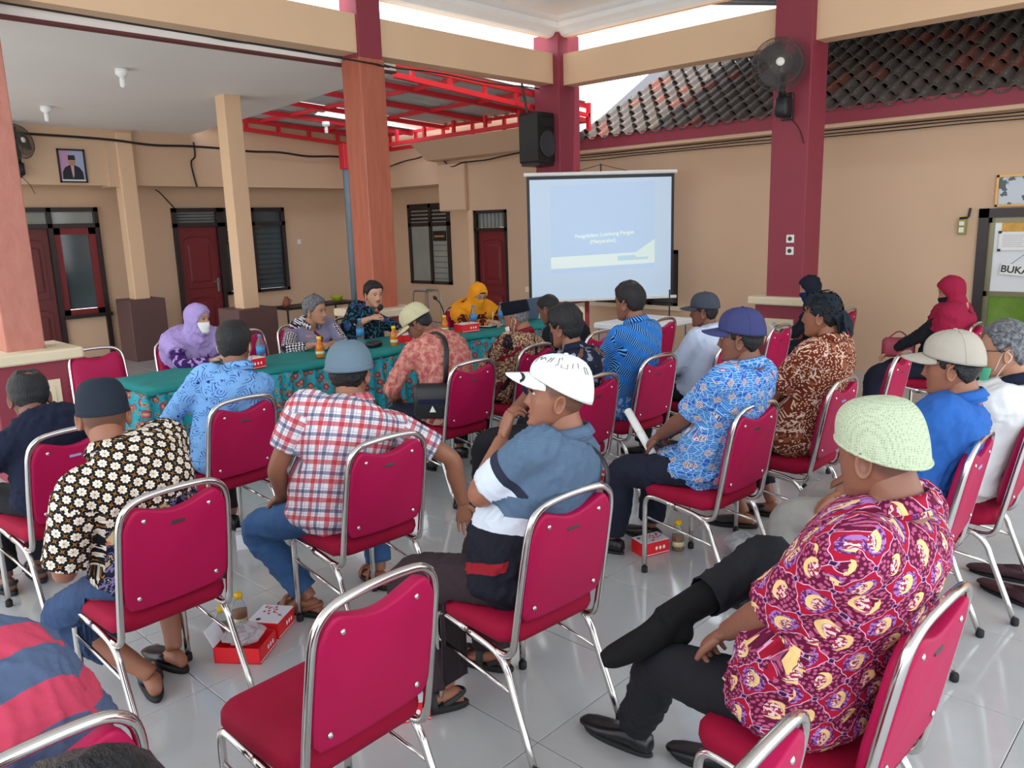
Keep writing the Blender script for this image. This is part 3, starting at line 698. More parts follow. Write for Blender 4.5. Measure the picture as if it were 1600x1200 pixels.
M = Mat('clear_pet_plastic'); MT['pet'] = M.done(rgb(225, 236, 240), .06, 0, .5, Transmission_Weight=.92, IOR=1.12)
MT['amberglass'] = MT['pet']; MT['orangepet'] = plain('orange_juice_plastic', (206, 112, 18), .15, var=.08)
MT['bluelabel'] = plain('blue_label', (64, 140, 196), .4, var=.3, vscale=40); MT['bluecap'] = plain('blue_cap_plastic', (60, 140, 200), .4)
MT['creamlabel'] = plain('cream_label', (236, 218, 170), .5, var=.3, vscale=50)
MT['boxred'] = plain('red_carton', (226, 30, 40), .45, var=.03); MT['boxwhite'] = plain('white_carton', (226, 226, 232), .5, var=.02)
MT['plumprint'] = plain('red_blossom_print', (190, 40, 70), .6)
def snack_box(label, x, y, z, rot=0.0, open_=False, size=(.20, .14, .075), dots=True, group='red snack boxes'):
    t = thing('snack_box', label, 'box', (x, y, z), R(rot), group); a, b, h = size
    if not open_:
        MB().rbox((-a/2, -b/2, 0), (a/2, b/2, h), .003, 1).build('carton', MT['boxred'], t)
        lid = MB().box((-a/2+.001, -b/2+.001, h), (a/2-.001, b/2-.001, h+.003)).build('lid', MT['boxwhite'], t)
        pts = [(-.01, -.05), (.02, -.01), (.03, .02), (.06, .03), (.07, .05), (.05, -.01), (.075, .0), (.02, .04), (.0, .01)]
        m = MB()
        for px, py in pts: m.lathe([(.0075, h+.003), (.006, h+.0042)], 7, (px*a/.2, py*b/.14*.9, 0))
        m.tube([(-.02, -.06*b/.14, h+.0035), (.015, -.01, h+.0035), (.05, .01, h+.0035), (.07, .05*b/.14, h+.0035)], .0016, 4); m.build('blossom_print', MT['plumprint'], lid)
        MB().lathe([(.011, h+.003), (.010, h+.0042)], 10, (-.07*a/.2, .03*b/.14, 0)).build('stamp', MT['darkframe'], lid)
    else:
        for n_, bx in (('front_wall', ((-a/2, -b/2, 0), (a/2, -b/2+.004, h))), ('back_wall', ((-a/2, b/2-.004, 0), (a/2, b/2, h))), ('side_wall', ((-a/2, -b/2, 0), (-a/2+.004, b/2, h))), ('side_wall', ((a/2-.004, -b/2, 0), (a/2, b/2, h))), ('bottom', ((-a/2, -b/2, 0), (a/2, b/2, .004)))):
            MB().box(*bx).build(n_, MT['boxred'], t)
        MB().add([(-a/2, b/2-.004, h), (a*.1, b/2-.004, h), (a*.1, b/2+.03, h+.07), (-a/2, b/2+.03, h+.07), (-a/2, b/2, h), (a*.1, b/2, h), (a*.1, b/2+.034, h+.07), (-a/2, b/2+.034, h+.07)], [(3,2,1,0),(4,5,6,7),(0,1,5,4),(1,2,6,5),(2,3,7,6),(3,0,4,7)]).build('lid_flap', MT['boxwhite'], t)
    if dots:
        m = MB()
        for k in range(3): m.lathe([(.009, 0), (.008, .0015)], 8).v
        m = MB()
        for k in range(3): m.add([(-a*.0+k*a*.14+.008*math.cos(q), -b/2-.0015, h*.52+.011*math.sin(q)) for q in [math.pi*2*i/8 for i in range(8)]], [tuple(range(8))])
        m.build('white_dots', MT['paper'], t)
    MB().box((-a/2, -b/2-.001, h*.10), (a/2, -b/2, h*.14)).build('white_line', MT['paper'], t)
    return t
G = 'drinks on the head table'
bottle('blue capped water bottle standing by the light blue batik man', 3.02, 5.52, TZ+.006, 'water', group=G)
bottle('blue capped water bottle in front of the microphone speaker', 4.07, 5.70, TZ+.006, 'water', group=G)
bottle('left water bottle before the woman in yellow hijab', 5.36, 5.62, TZ+.006, 'water', group=G)
bottle('right water bottle before the woman in yellow hijab', 5.68, 5.55, TZ+.006, 'water', group=G)
bottle('yellow capped juice bottle beside the grey flat cap', 3.46, 5.40, TZ+.006, 'juice', group=G)
bottle('yellow capped juice bottle beside the beige capped man', 4.20, 5.40, TZ+.006, 'juice', group=G)
bottle('yellow capped juice bottle left of the red box by the yellow hijab', 4.98, 5.62, TZ+.006, 'juice', group=G)
snack_box('red snack box on the table behind the light blue batik man', 2.86, 5.42, TZ+.006, 10, group='snack boxes')
snack_box('red snack box on the table beside the beige capped man', 4.40, 5.46, TZ+.006, 5, group='snack boxes')
snack_box('red snack box on the table before the woman in yellow hijab', 5.17, 5.52, TZ+.006, -8, group='snack boxes')
t = thing('drinking_glass', 'clear drinking glass right of the water bottles', 'glass', (5.86, 5.62, TZ+.006)); MB().lathe([(.002, 0), (.028, 0), (.034, .11), (.031, .11), (.026, .008), (.002, .008)], 16).build('tumbler', MT['pet'], t, True)
t = thing('black_pouch', 'small black pouch lying by the juice bottle on the table', 'pouch', (4.06, 5.50, TZ+.006), R(20))
MB().rbox((-.08, -.05, 0), (.08, .05, .045), .03, 4).build('pouch', MT['black'], t, True); MB().box((-.06, -.052, .03), (.06, -.048, .034)).build('zip', MT['steelgrey'], t)
t = thing('desk_microphone', 'black gooseneck microphone on the table by the yellow hijab', 'microphone', (5.08, 5.72, TZ+.006))
MB().lathe([(.05, 0), (.05, .015), (.02, .022)], 16).build('base', MT['black'], t, True); MB().tube([(0, 0, .02), (-.005, 0, .14), (-.05, .0, .26), (-.10, .01, .32)], .006, 8, True, 4).build('gooseneck', MT['black'], t, True)
MB().lathe([(.004, -.03), (.016, -.02), (.018, 0), (.012, .016), (.002, .02)], 10).xf(Matrix.Translation((-.11, .012, .33)) @ Matrix.Rotation(-.8, 4, 'Y')).build('foam_head', MT['rubber'], t, True)
t = thing('notepad', 'white sheet of paper under the yellow hijab woman\'s hands', 'paper', (5.60, 5.66, TZ+.008), R(12)); MB().box((-.12, -.09, 0), (.12, .09, .004)).build('sheets', MT['paper'], t)
# floor items
GB = 'tea bottles on the floor'
snack_box('closed white-topped red snack box on the floor by the gold batik chair', 1.61, 3.07, 0, 34, size=(.16, .145, .075), group='snack boxes')
snack_box('open red snack box with crumpled plastic on the floor', 1.43, 2.97, 0, 37, True, size=(.165, .20, .07), group='snack boxes')
M = Mat('crumpled_clear_plastic'); M.bump(M.noise(M.obj(), 40, 4), 1, .02); MT['film'] = M.done(rgb(205, 208, 212), .12, 0, .6, Alpha=.5)
def crumple(name, label, x, y, z, r, h, seed):
    rnd = random.Random(seed); m = MB(); rings = []
    for i in range(9):
        ph = i/8*math.pi; rings.append([(r*math.sin(ph)*math.cos(t)*rnd.uniform(.75, 1.15)+1e-4, r*math.sin(ph)*math.sin(t)*rnd.uniform(.75, 1.15), h*(1-math.cos(ph))/2*rnd.uniform(.8, 1.1)) for t in [2*math.pi*k/14 for k in range(14)]])
    o = m.loft(rings).build(name, MT['film'], None, False, (x, y, z)); tag(o, label, 'plastic'); return o
crumple('plastic_wrap', 'crumpled clear plastic heaped in the open snack box', 1.43, 2.975, .055, .085, .08, 3)
crumple('plastic_wrap', 'crumpled clear plastic on the floor behind the blue batik man\'s chair', 3.68, 1.86, .0, .10, .12, 5)
bottle('yellow capped tea bottle at the far side of the snack boxes on the floor', 1.53, 3.20, 0, 'tea', group=GB)
bottle('yellow capped tea bottle behind the open snack box on the floor', 1.42, 3.14, 0, 'tea', group=GB)
snack_box('red snack box under the chair of the bright blue batik man', 3.40, 2.26, 0, -20, size=(.17, .11, .075), group='snack boxes')
bottle('yellow capped tea bottle beside the box under the blue batik man\'s chair', 3.515, 2.16, 0, 'tea', group=GB)
snack_box('red snack box half hidden behind the empty foreground chair', 1.60, 2.14, 0, -35, group='snack boxes')
t = thing('white_carton', 'small plain white carton on the floor behind the gold batik chair', 'box', (2.04, 4.05, 0), R(-30)); MB().rbox((-.07, -.06, 0), (.07, .06, .09), .003, 1).build('carton', MT['boxwhite'], t); MB().box((-.07, -.002, .09), (.07, .002, .0915)).build('lid_seam', MT['steelgrey'], t)
snack_box('red snack box on the floor under the cobalt batik man\'s chair', 4.30, 3.25, 0, 0, group='snack boxes')
# ================================================================== projector screen
M = Mat('projected_screen'); x, y, z = M.sep(M.obj())
def rectmask(M, x, z, a, b, c, d): return M.gt(x, a)*M.lt(x, b)*M.gt(z, c)*M.lt(z, d)
sl = x*.03
base = M.mix(M.noise(M.obj(), .6, 1), rgb(186, 206, 226), rgb(196, 214, 232))
pj = rectmask(M, x, z-sl, -.62, .66, .36, 1.40)
c = M.mix(pj*.6, base, rgb(182, 206, 236)); c = M.mix(rectmask(M, x, z-sl, -.62, .66, .42, .56), c, rgb(222, 236, 232)); c = M.mix(rectmask(M, x, z-sl, .2, .58, .47, .53), c, rgb(186, 214, 226))
c = M.mix(M.gt(x, .2)*M.lt(z-sl, .36+(x-.1)*.62)*M.gt(z-sl, .5)*M.lt(x, .66)*M.gt(M.noise(M.obj(), 9, 2), .42), c, rgb(216, 234, 228))
MT['screen'] = M.done(c, .8, 0, .2, Emission_Color=c, Emission_Strength=.40)
ax, ay, bx_, by_ = 7.2, 6.58, 8.57, 5.36
ctr = ((ax+bx_)/2, (ay+by_)/2); ra = math.atan2(by_-ay, bx_-ax); W = math.hypot(bx_-ax, by_-ay)
s = thing('projector_screen', 'white hanging projector screen with black side borders', 'screen', (ctr[0], ctr[1], .79), ra)
hw = W/2
MB().box((-hw+.055, -.003, .03), (hw-.055, .003, 1.46)).build('screen_sheet', MT['screen'], s)
MB().box((-hw+.02, -.002, .03), (-hw+.055, .002, 1.50)).build('border', MT['black'], s); MB().box((hw-.055, -.002, .03), (hw-.02, .002, 1.50)).build('border', MT['black'], s); MB().box((-hw+.02, -.0025, 1.46), (hw-.02, .0025, 1.50)).build('border', MT['black'], s)
MB().tube([(-hw-.01, 0, 1.52), (hw+.01, 0, 1.52)], .022, 10).build('top_bar', MT['white'], s); MB().rbox((-hw-.02, -.02, 0), (hw+.02, .02, .035), .006).build('bottom_bar', MT['white'], s)
MB().tube([(-hw*.35, 0, 1.54), (0, 0, 1.62), (hw*.35, 0, 1.54)], .004, 6).build('hanging_cord', MT['darkframe'], s); MB().tube([(0, 0, 1.52), (0, 0, 1.63)], .01, 6).build('hook', MT['darkframe'], s)
M = Mat('pale_slide_text'); MT['slidetext'] = M.done(rgb(236, 248, 226), .8, 0, .2, Emission_Color=rgb(236, 250, 226), Emission_Strength=.45)
text_mesh('slide_text', 'Pengelolaan Lumbung Pangan', .062, MT['slidetext'], s, (.04, -.0045, .80), (math.pi/2, -.05, 0)); text_mesh('slide_text', '(Masyarakat)', .062, MT['slidetext'], s, (.02, -.0045, .72), (math.pi/2, -.05, 0))
# ================================================================== loudspeaker on bracket
s = thing('loudspeaker', 'black loudspeaker on a bracket at the maroon corner column', 'speaker', (7.66, 6.78, 2.47), R(2))
def spk():
    pl = [(-.19, -.17), (.19, -.17), (.16, .15), (-.16, .15)]
    MB().loft([[(x*k, y*k, z) for x, y in pl] for z, k in ((0, .96), (.02, 1), (.56, 1), (.59, .94))]).build('cabinet', MT['black'], s)
    MB().lathe([(.155, 0), (.155, .012), (.14, .016), (.12, .004), (.02, .01)], 28).xf(Matrix.Translation((0, -.172, .22)) @ Matrix.Rotation(math.pi/2, 4, 'X')).build('woofer_grille', plain('dark_grille', (56, 58, 62), .6, var=.2, vscale=80), s, True)
    MB().loft([[(x*k, -.172+d, .475+z*k) for x, z in rrect(.13, .065, .03, 3)] for k, d in ((1, 0), (.96, -.008), (.5, .03))]).build('horn', MT['rubber'], s)
    MB().box((-.16, -.15, -.035), (.16, .12, 0)).build('shelf', MT['darkframe'], s); MB().tube([(-.05, .1, .6), (-.12, .13, 1.0)], .016, 8).build('hanger', MT['darkframe'], s); MB().tube([(.1, .05, -.02), (.2, .0, -.02)], .02, 8).build('bracket_arm', MT['darkframe'], s)
spk()
# ================================================================== wall fans
MT['fancage'] = plain('dusty_fan_wire', (84, 78, 74), .6, var=.2)
def wall_fan(label, loc, rz, aim, sc=1.0):
    t = thing('wall_fan', label, 'fan', loc, rz); A = Matrix.Rotation(aim[1], 4, 'Z') @ Matrix.Rotation(aim[0], 4, 'X')
    def q(m): return m.xf(Matrix.Translation((0, -.20*sc, .30*sc)) @ A @ Matrix.Scale(sc, 4))
    cage = MB()
    for k in range(90):
        a = 2*math.pi*k/90; d = (math.cos(a), math.sin(a))
        cage.tube([(d[0]*r, y, d[1]*r) for r, y in ((.03, -.085), (.12, -.082), (.19, -.06), (.215, -.02), (.20, .03), (.10, .06))], .0021, 4, False)
    for r, y in ((.215, -.02), (.17, -.07), (.09, -.083)): cage.tube([(r*math.cos(2*math.pi*k/36), y, r*math.sin(2*math.pi*k/36)) for k in range(37)], .003, 5, False)
    q(cage).build('wire_cage', MT['fancage'], t)
    for k in range(3):
        V = []
        for i in range(7):
            for j in range(5):
                r = .03+.15*i/6; a = (j/4-.5)*(1.5-.3*i/6)+k*2.094; V.append((r*math.cos(a), .02*(j/4-.5)*2, r*math.sin(a)))
        m = MB(); m.add(V+[(x, y+.003, z) for x, y, z in V], [(i*5+j, i*5+j+1, i*5+j+6, i*5+j+5) for i in range(6) for j in range(4)]+[(35+i*5+j+5, 35+i*5+j+6, 35+i*5+j+1, 35+i*5+j) for i in range(6) for j in range(4)])
        q(m).build('blade', plain('dark_fan_blade', (60, 58, 60), .4), t)
    q(MB().lathe([(.035, 0), (.033, .01), (.01, .014)], 16).xf(Matrix.Translation((0, -.085, 0)) @ Matrix.Rotation(math.pi/2, 4, 'X'))).build('hub_badge', MT['switch'], t, True)
    q(MB().lathe([(.05, -.02), (.06, -.06), (.055, -.14), (.02, -.16)], 14).xf(Matrix.Rotation(math.pi/2, 4, 'X'))).build('motor', MT['steelgrey'], t, True)
    MB().tube([(0, -.1*sc, .26*sc), (0, -.14*sc, .12*sc), (0, -.12*sc, .06*sc)], .03*sc, 10).build('neck', MT['black'], t, True)
    MB().rbox((-.055*sc, -.16*sc, -.10*sc), (.055*sc, -.02, .06*sc), .03*sc, 4).build('switch_housing', MT['black'], t, True); MB().rbox((-.05*sc, -.03, -.12*sc), (.05*sc, 0, .1*sc), .01).build('wall_plate', MT['black'], t)
    MB().tube([(.03, -.02, -.1*sc), (.12, -.0, -.2*sc), (.17, .0, -.32*sc)], .004, 5, True, 4).build('power_cord', MT['cable'], t)
wall_fan('dusty wall fan on the maroon column right of the screen', (7.80, 3.62, 2.80), -math.pi/2, (-.12, .55), 1.16)
wall_fan('wall fan half hidden behind the left wood column', (3.27, 11.66, 2.62), 0, (-.2, .5), 1.0)
# ================================================================== wall items
t = thing('portrait_frame', 'black framed portrait of a man in dark suit and black cap', 'picture', (3.93, 11.675, 2.665))
rect_frame(MB(), -.17, .17, -.215, .215, .022, -.02, .0).build('frame', MT['black'], t)
M = Mat('portrait_backdrop'); x, y, z = M.sep(M.obj()); MT['pback'] = M.done(M.mix(M.ss(x, -.08, .02), rgb(196, 150, 190), rgb(170, 178, 210)), .6)
MB().box((-.15, -.008, -.195), (.15, -.002, .195)).build('backdrop', MT['pback'], t)
MB().extr([(-.13, -.19), (.13, -.19), (.125, -.08), (.09, -.02), (.03, .01), (-.03, .01), (-.09, -.02), (-.125, -.08)], 1, -.0095, -.0078).build('suit', plain('print_navy', (30, 32, 44), .6), t)
MB().extr([(-.02, .0), (.02, .0), (.012, -.12), (-.005, -.16), (-.012, -.1)], 1, -.0105, -.0092).build('shirt_and_tie', plain('print_pink', (206, 170, 180), .6), t)
MB().extr([(.042*math.cos(a), .05+.055*math.sin(a)) for a in [2*math.pi*k/16 for k in range(16)]], 1, -.0112, -.0092).build('face', plain('print_skin', (186, 140, 112), .6), t)
MB().extr([(-.045, .075), (.045, .075), (.042, .135), (-.04, .135)], 1, -.0122, -.0105).build('cap_print', MT['black'], t)
MB().box((-.15, -.011, -.195), (.15, -.0098, -.175)).build('caption_strip', MT['paper'], t)
t = thing('framed_picture', 'wood framed picture cut by the right edge above the glass door', 'picture', (XR-.002, 1.72, 1.925), -math.pi/2)
rect_frame(MB(), -.34, .34, -.15, .15, .022, -.03, 0).build('frame', MT['gold'], t)
M = Mat('picture_print'); MT['pprint'] = M.done(M.mix(M.gt(M.noise(M.obj(), 9, 4), .56), rgb(196, 206, 214), rgb(60, 78, 84)), .3); MB().box((-.32, -.012, -.13), (.32, -.005, .13)).build('print', MT['pprint'], t)
t = thing('wall_dispenser', 'olive wall box with black bracket beside the glass door', 'dispenser', (XR-.002, 2.33, 1.6), -math.pi/2)
MB().rbox((-.035, -.05, -.09), (.035, 0, .06), .006).build('box', plain('olive_plastic', (150, 146, 66), .5), t); MB().box((-.025, -.054, -.07), (.02, -.05, -.02)).build('window', MT['switch'], t); MB().box((-.025, -.054, 0), (.02, -.05, .04)).build('window', MT['switch'], t)
MB().tube([(-.03, -.03, .07), (.04, -.03, .075), (.05, -.03, .09), (.06, -.03, .17)], .012, 6).build('bracket', MT['black'], t)
# far side table with clutter behind the speakers
t = thing('side_table', 'low black metal table against the back wall', 'table', (7.2, 11.35, 0))
MB().rbox((-.62, -.25, .52), (.75, .25, .56), .01).build('tabletop', MT['black'], t)
for sx in (-.58, .58):
    for sy in (-.2, .2): MB().tube([(sx, sy, 0), (sx, sy, .53)], .016, 6).build('leg', MT['black'], t)
def clutter(name, label, cat, x, y, z, prof, mat, parts=None):
    t = thing(name, label, cat, (x, y, z)); MB().lathe(prof, 12).build('body', mat, t, True); return t
c = clutter('clay_jug', 'small terracotta jug on the low black table', 'jug', 6.7, 11.3, .56, [(.04, 0), (.065, .05), (.05, .1), (.03, .14), (.035, .16)], plain('terracotta', (150, 84, 62), .7)); MB().tube([(.05, 0, .05), (.10, 0, .08), (.04, 0, .13)], .008, 6).build('handle', MT['doorbrown'], c)
c = thing('black_bag', 'black bag lying on the low black table', 'bag', (7.22, 11.3, .56)); MB().rbox((-.14, -.1, 0), (.14, .1, .10), .06, 5).build('bag', MT['black'], c, True); MB().tube([(-.08, 0, .09), (0, 0, .17), (.08, 0, .09)], .01, 6).build('strap', MT['cable'], c)
c = clutter('green_bowl', 'yellow-green bowl on the low black table', 'bowl', 7.65, 11.3, .56, [(.04, 0), (.07, .03), (.11, .10), (.10, .10), (.05, .03)], plain('lime_plastic', (168, 180, 40), .5)); MB().lathe([(.112, .095), (.115, .1), (.109, .104)], 14).build('rim', plain('lime_rim', (190, 200, 70), .5), c, True)
c = clutter('brown_bin', 'tall dark brown bin by the wood column', 'bin', 7.98, 10.85, 0, [(.10, 0), (.12, .70), (.105, .70), (.1, .6)], MT['doorbrown']); MB().lathe([(.122, .67), (.126, .70), (.12, .71)], 14).build('rim', MT['brownped'], c, True)
t = thing('stool', 'thin grey metal stool frame by the recess wall', 'stool', (8.5, 10.0, 0))
for sx in (-.15, .15):
    for sy in (-.15, .15): MB().tube([(sx*1.2, sy*1.2, 0), (sx, sy, .68), (sx*.8, sy, .72)], .012, 6).build('leg', MT['steelgrey'], t)
MB().tube([(-.13, -.15, .72), (.13, -.15, .72), (.13, .15, .72), (-.13, .15, .72), (-.13, -.15, .72)], .012, 6).build('top_frame', MT['steelgrey'], t)
t = thing('white_table', 'white cloth table standing under the projector screen', 'table', (6.95, 4.72, 0), R(-5))
MB().rbox((-.45, -.3, .66), (.45, .3, .72), .02).build('table_cloth', MT['paper'], t)
for sx in (-.4, .4):
    for sy in (-.25, .25): MB().tube([(sx, sy, 0), (sx, sy, .68)], .015, 6).build('leg', MT['steelgrey'], t)
t = thing('microphone_stand', 'thin black microphone stand on the floor under the screen', 'stand', (7.65, 4.85, 0)); MB().tube([(0, 0, .02), (0, 0, .98)], .008, 8).build('pole', MT['black'], t); MB().lathe([(.12, 0), (.12, .015), (.02, .03)], 18).build('base', MT['black'], t, True)
t = thing('laptop', 'open blue-grey laptop at the right end of the head table', 'laptop', (6.12, 5.60, TZ+.006), R(8))
MB().rbox((-.17, -.02, 0), (.17, .22, .015), .008, 2).build('keyboard_base', plain('laptop_grey', (92, 106, 122), .4), t)
MB().rbox((-.17, -.006, 0), (.17, .006, .23), .004, 2).xf(Matrix.Translation((0, -.02, .012)) @ Matrix.Rotation(.25, 4, 'X')).build('screen_lid', plain('laptop_lid', (84, 104, 128), .4), t)
# ================================================================== people: building kit
def nv(v): return np.array(v, float)
def unit(v): v = nv(v); return v/max(1e-9, np.linalg.norm(v))
def rotz(a): c, s = math.cos(a), math.sin(a); return np.array([[c, -s, 0], [s, c, 0], [0, 0, 1]])
def rotx(a): c, s = math.cos(a), math.sin(a); return np.array([[1, 0, 0], [0, c, -s], [0, s, c]])
def roty(a): c, s = math.cos(a), math.sin(a); return np.array([[c, 0, s], [0, 1, 0], [-s, 0, c]])
class Sol:
    """closed solids collected as vertices and faces"""
    def __init__(s): s.v, s.f, s.n = [], [], 0
    def add(s, V, Fs):
        V = np.asarray(V, float); s.v.append(V); s.f += [tuple(i+s.n for i in f) for f in Fs]; s.n += len(V); return s
    def rings(s, R_):
        n = len(R_[0]); m = len(R_); V = np.concatenate([np.asarray(r) for r in R_]+[[np.mean(R_[0], 0)], [np.mean(R_[-1], 0)]])
        Fs = [(i*n+j, i*n+(j+1) % n, (i+1)*n+(j+1) % n, (i+1)*n+j) for i in range(m-1) for j in range(n)]
        a, b = n*m, n*m+1
        Fs += [(a, (j+1) % n, j) for j in range(n)]+[(b, (m-1)*n+j, (m-1)*n+(j+1) % n) for j in range(n)]
        return s.add(V, Fs)
    def limb(s, pts, rad, n=14, k=5, ref=(0, 1, 0), flat=None):
        """smooth tube through pts; rad = radius or (across, along ref) at each point"""
        P = np.array([tuple(p) for p in catmull([Vector(tuple(map(float, p))) for p in pts], k)]) if k > 1 else np.array(pts, float)
        m = len(P); q = np.linspace(0, len(pts)-1, m); ra = np.array([r if np.isscalar(r) else r[0] for r in rad]); rb = np.array([r if np.isscalar(r) else r[1] for r in rad])
        ra = np.interp(q, range(len(pts)), ra); rb = np.interp(q, range(len(pts)), rb); b = unit(ref); out = []
        th = np.arange(n)*2*np.pi/n
        for i in range(m):
            t = unit(P[min(i+1, m-1)]-P[max(i-1, 0)]); b = b-t*(b@t)
            if np.linalg.norm(b) < 1e-3: b = np.cross(t, (1, .2, 0))
            b = unit(b); a = np.cross(b, t)
            out.append(P[i]+np.outer(np.cos(th)*ra[i], a)+np.outer(np.sin(th)*rb[i], b))
        return s.rings(out)
    def ell(s, c, r, M3=np.eye(3), n=16, m=10, e=1.0):
        R_ = []
        for i in range(m+1):
            ph = -math.pi/2+math.pi*(i+.001)/(m+.002); th = np.arange(n)*2*np.pi/n
            V = np.stack([np.cos(ph)**e*np.cos(th)*r[0], np.cos(ph)**e*np.sin(th)*r[1], np.full(n, np.sin(ph)*r[2])], 1); R_.append(V@np.asarray(M3).T+nv(c))
        return s.rings(R_)
    def V(s): return np.concatenate(s.v)
def np_mesh(name, V, Fs, mat, smooth=True):
    me = bpy.data.meshes.new(name)
    if isinstance(Fs, np.ndarray):
        nf = len(Fs); k = Fs.shape[1]; me.vertices.add(len(V)); me.vertices.foreach_set('co', np.asarray(V, np.float32).ravel())
        me.loops.add(nf*k); me.loops.foreach_set('vertex_index', Fs.astype(np.int32).ravel()); me.polygons.add(nf)
        me.polygons.foreach_set('loop_start', np.arange(nf, dtype=np.int32)*k); me.update(calc_edges=True)
    else: me.from_pydata([tuple(p) for p in V], [], Fs)
    if smooth: me.polygons.foreach_set('use_smooth', [True]*len(me.polygons))
    if mat: me.materials.append(mat)
    me.update(); return me
def remesh(sol, vox, it=3, fac=.5):
    me = np_mesh('tmp', sol.V(), sol.f, None); o = bpy.data.objects.new('tmp', me); COL.objects.link(o)
    r = o.modifiers.new('r', 'REMESH'); r.mode = 'VOXEL'; r.voxel_size = vox; r.adaptivity = 0
    if it: s = o.modifiers.new('s', 'SMOOTH'); s.iterations = it; s.factor = fac
    e = o.evaluated_get(bpy.context.evaluated_depsgraph_get()); m = e.to_mesh()
    V = np.empty(len(m.vertices)*3, np.float32); m.vertices.foreach_get('co', V); V = V.reshape(-1, 3).astype(float)
    Fi = np.empty(len(m.loops), np.int32); m.loops.foreach_get('vertex_index', Fi); Fi = Fi.reshape(-1, 4)
    e.to_mesh_clear(); bpy.data.objects.remove(o); bpy.data.meshes.remove(me)
    return V, Fi
def vnormals(V, Fi):
    fn = np.cross(V[Fi[:, 2]]-V[Fi[:, 0]], V[Fi[:, 3]]-V[Fi[:, 1]]); N = np.zeros_like(V)
    for k in range(4): np.add.at(N, Fi[:, k], fn)
    return N/np.maximum(np.linalg.norm(N, axis=1, keepdims=True), 1e-9)
def rim(V, Fi, ends_):
    E2 = np.sort(np.concatenate([Fi[:, [0, 1]], Fi[:, [1, 2]], Fi[:, [2, 3]], Fi[:, [3, 0]]]), 1); u_, c_ = np.unique(E2, axis=0, return_counts=True); b = np.unique(u_[c_ == 1])
    for e, d, r in ends_:
        q = V[b]-e; qd = q@d; m = np.linalg.norm(q, axis=1) < r*1.5; V[b[m]] -= np.outer(qd[m]+.006, d)
        q = V-e; qd = q@d; m = (qd > -.006) & (np.linalg.norm(q, axis=1) < r*1.5); V[m] -= np.outer(qd[m]+.006, d)
    return V
def wrinkle(V, Fi, seed, amp, freq=48.0):
    rg = np.random.RandomState(seed); d = np.zeros(len(V)); N = vnormals(V, Fi)
    wpx = V+.05*np.sin(V[:, [1, 2, 0]]*rg.uniform(9, 16, 3)+rg.uniform(0, 6, 3))
    for k in range(7):
        w_ = rg.normal(size=3); w_[2] *= .8; w_ = w_/np.linalg.norm(w_)*freq*rg.uniform(.6, 2.3); s = np.sin(wpx@w_+rg.uniform(0, 6)); d += (1-np.abs(s))**2-.35
    m = .5+.5*np.sin(V@rg.normal(size=3)*7+1); return V+N*(d*amp*(.35+.65*m)/3)[:, None]
def ik(S, W, a, b, hint):
    S, W = nv(S), nv(W); d = W-S; L_ = np.linalg.norm(d); u = d/L_; L_ = min(L_, (a+b)*.995); L_ = max(L_, abs(a-b)*1.05+.02)
    ca = (a*a+L_*L_-b*b)/(2*a*L_); h = nv(hint)-u*(nv(hint)@u); h = unit(h)
    return S+u*a*ca+h*a*math.sqrt(max(0, 1-ca*ca)), S+u*L_
def chain_param(Pc, V):
    """nearest point on polyline: distance, arc length, segment direction, point"""
    best = np.full(len(V), 9e9); arc = np.zeros(len(V)); foot = np.zeros_like(V); acc = 0
    for i in range(len(Pc)-1):
        a, b = Pc[i], Pc[i+1]; d = b-a; L_ = np.linalg.norm(d); t = (V-a)@d/(L_*L_)
        t = np.clip(t, -9 if i == 0 else 0, 9 if i == len(Pc)-2 else 1); q = a+t[:, None]*d; dd = np.linalg.norm(V-q, axis=1)
        m = dd < best; best[m] = dd[m]; arc[m] = acc+t[m]*L_; foot[m] = q[m]; acc += L_
    return best, arc, foot
# ---- skin
SKIN = {}
def skin_mat(c):
    if c in SKIN: return SKIN[c]
    M = Mat('skin'); p = M.obj(); nd = M.n('ShaderNodeVertexColor'); nd.layer_name = 'tint'
    base = M.mix(M.noise(p, 14, 4, .6), tuple(x*.88 for x in rgb(*c)[:3])+(1,), tuple(min(1, x*1.1) for x in rgb(*c)[:3])+(1,))
    mx = M.n('ShaderNodeMix'); mx.data_type = 'RGBA'; mx.blend_type = 'MULTIPLY'; mx.inputs[0].default_value = 1
    M.put(base, mx.inputs[6]); M.t.links.new(nd.outputs[0], mx.inputs[7])
    M.bump(M.noise(p, 220, 3), .15, .002)
    SKIN[c] = M.done(E_(M, mx.outputs[2]), .48, 0, .45, Subsurface_Weight=.08, Subsurface_Radius=(.012, .005, .003)); return SKIN[c]
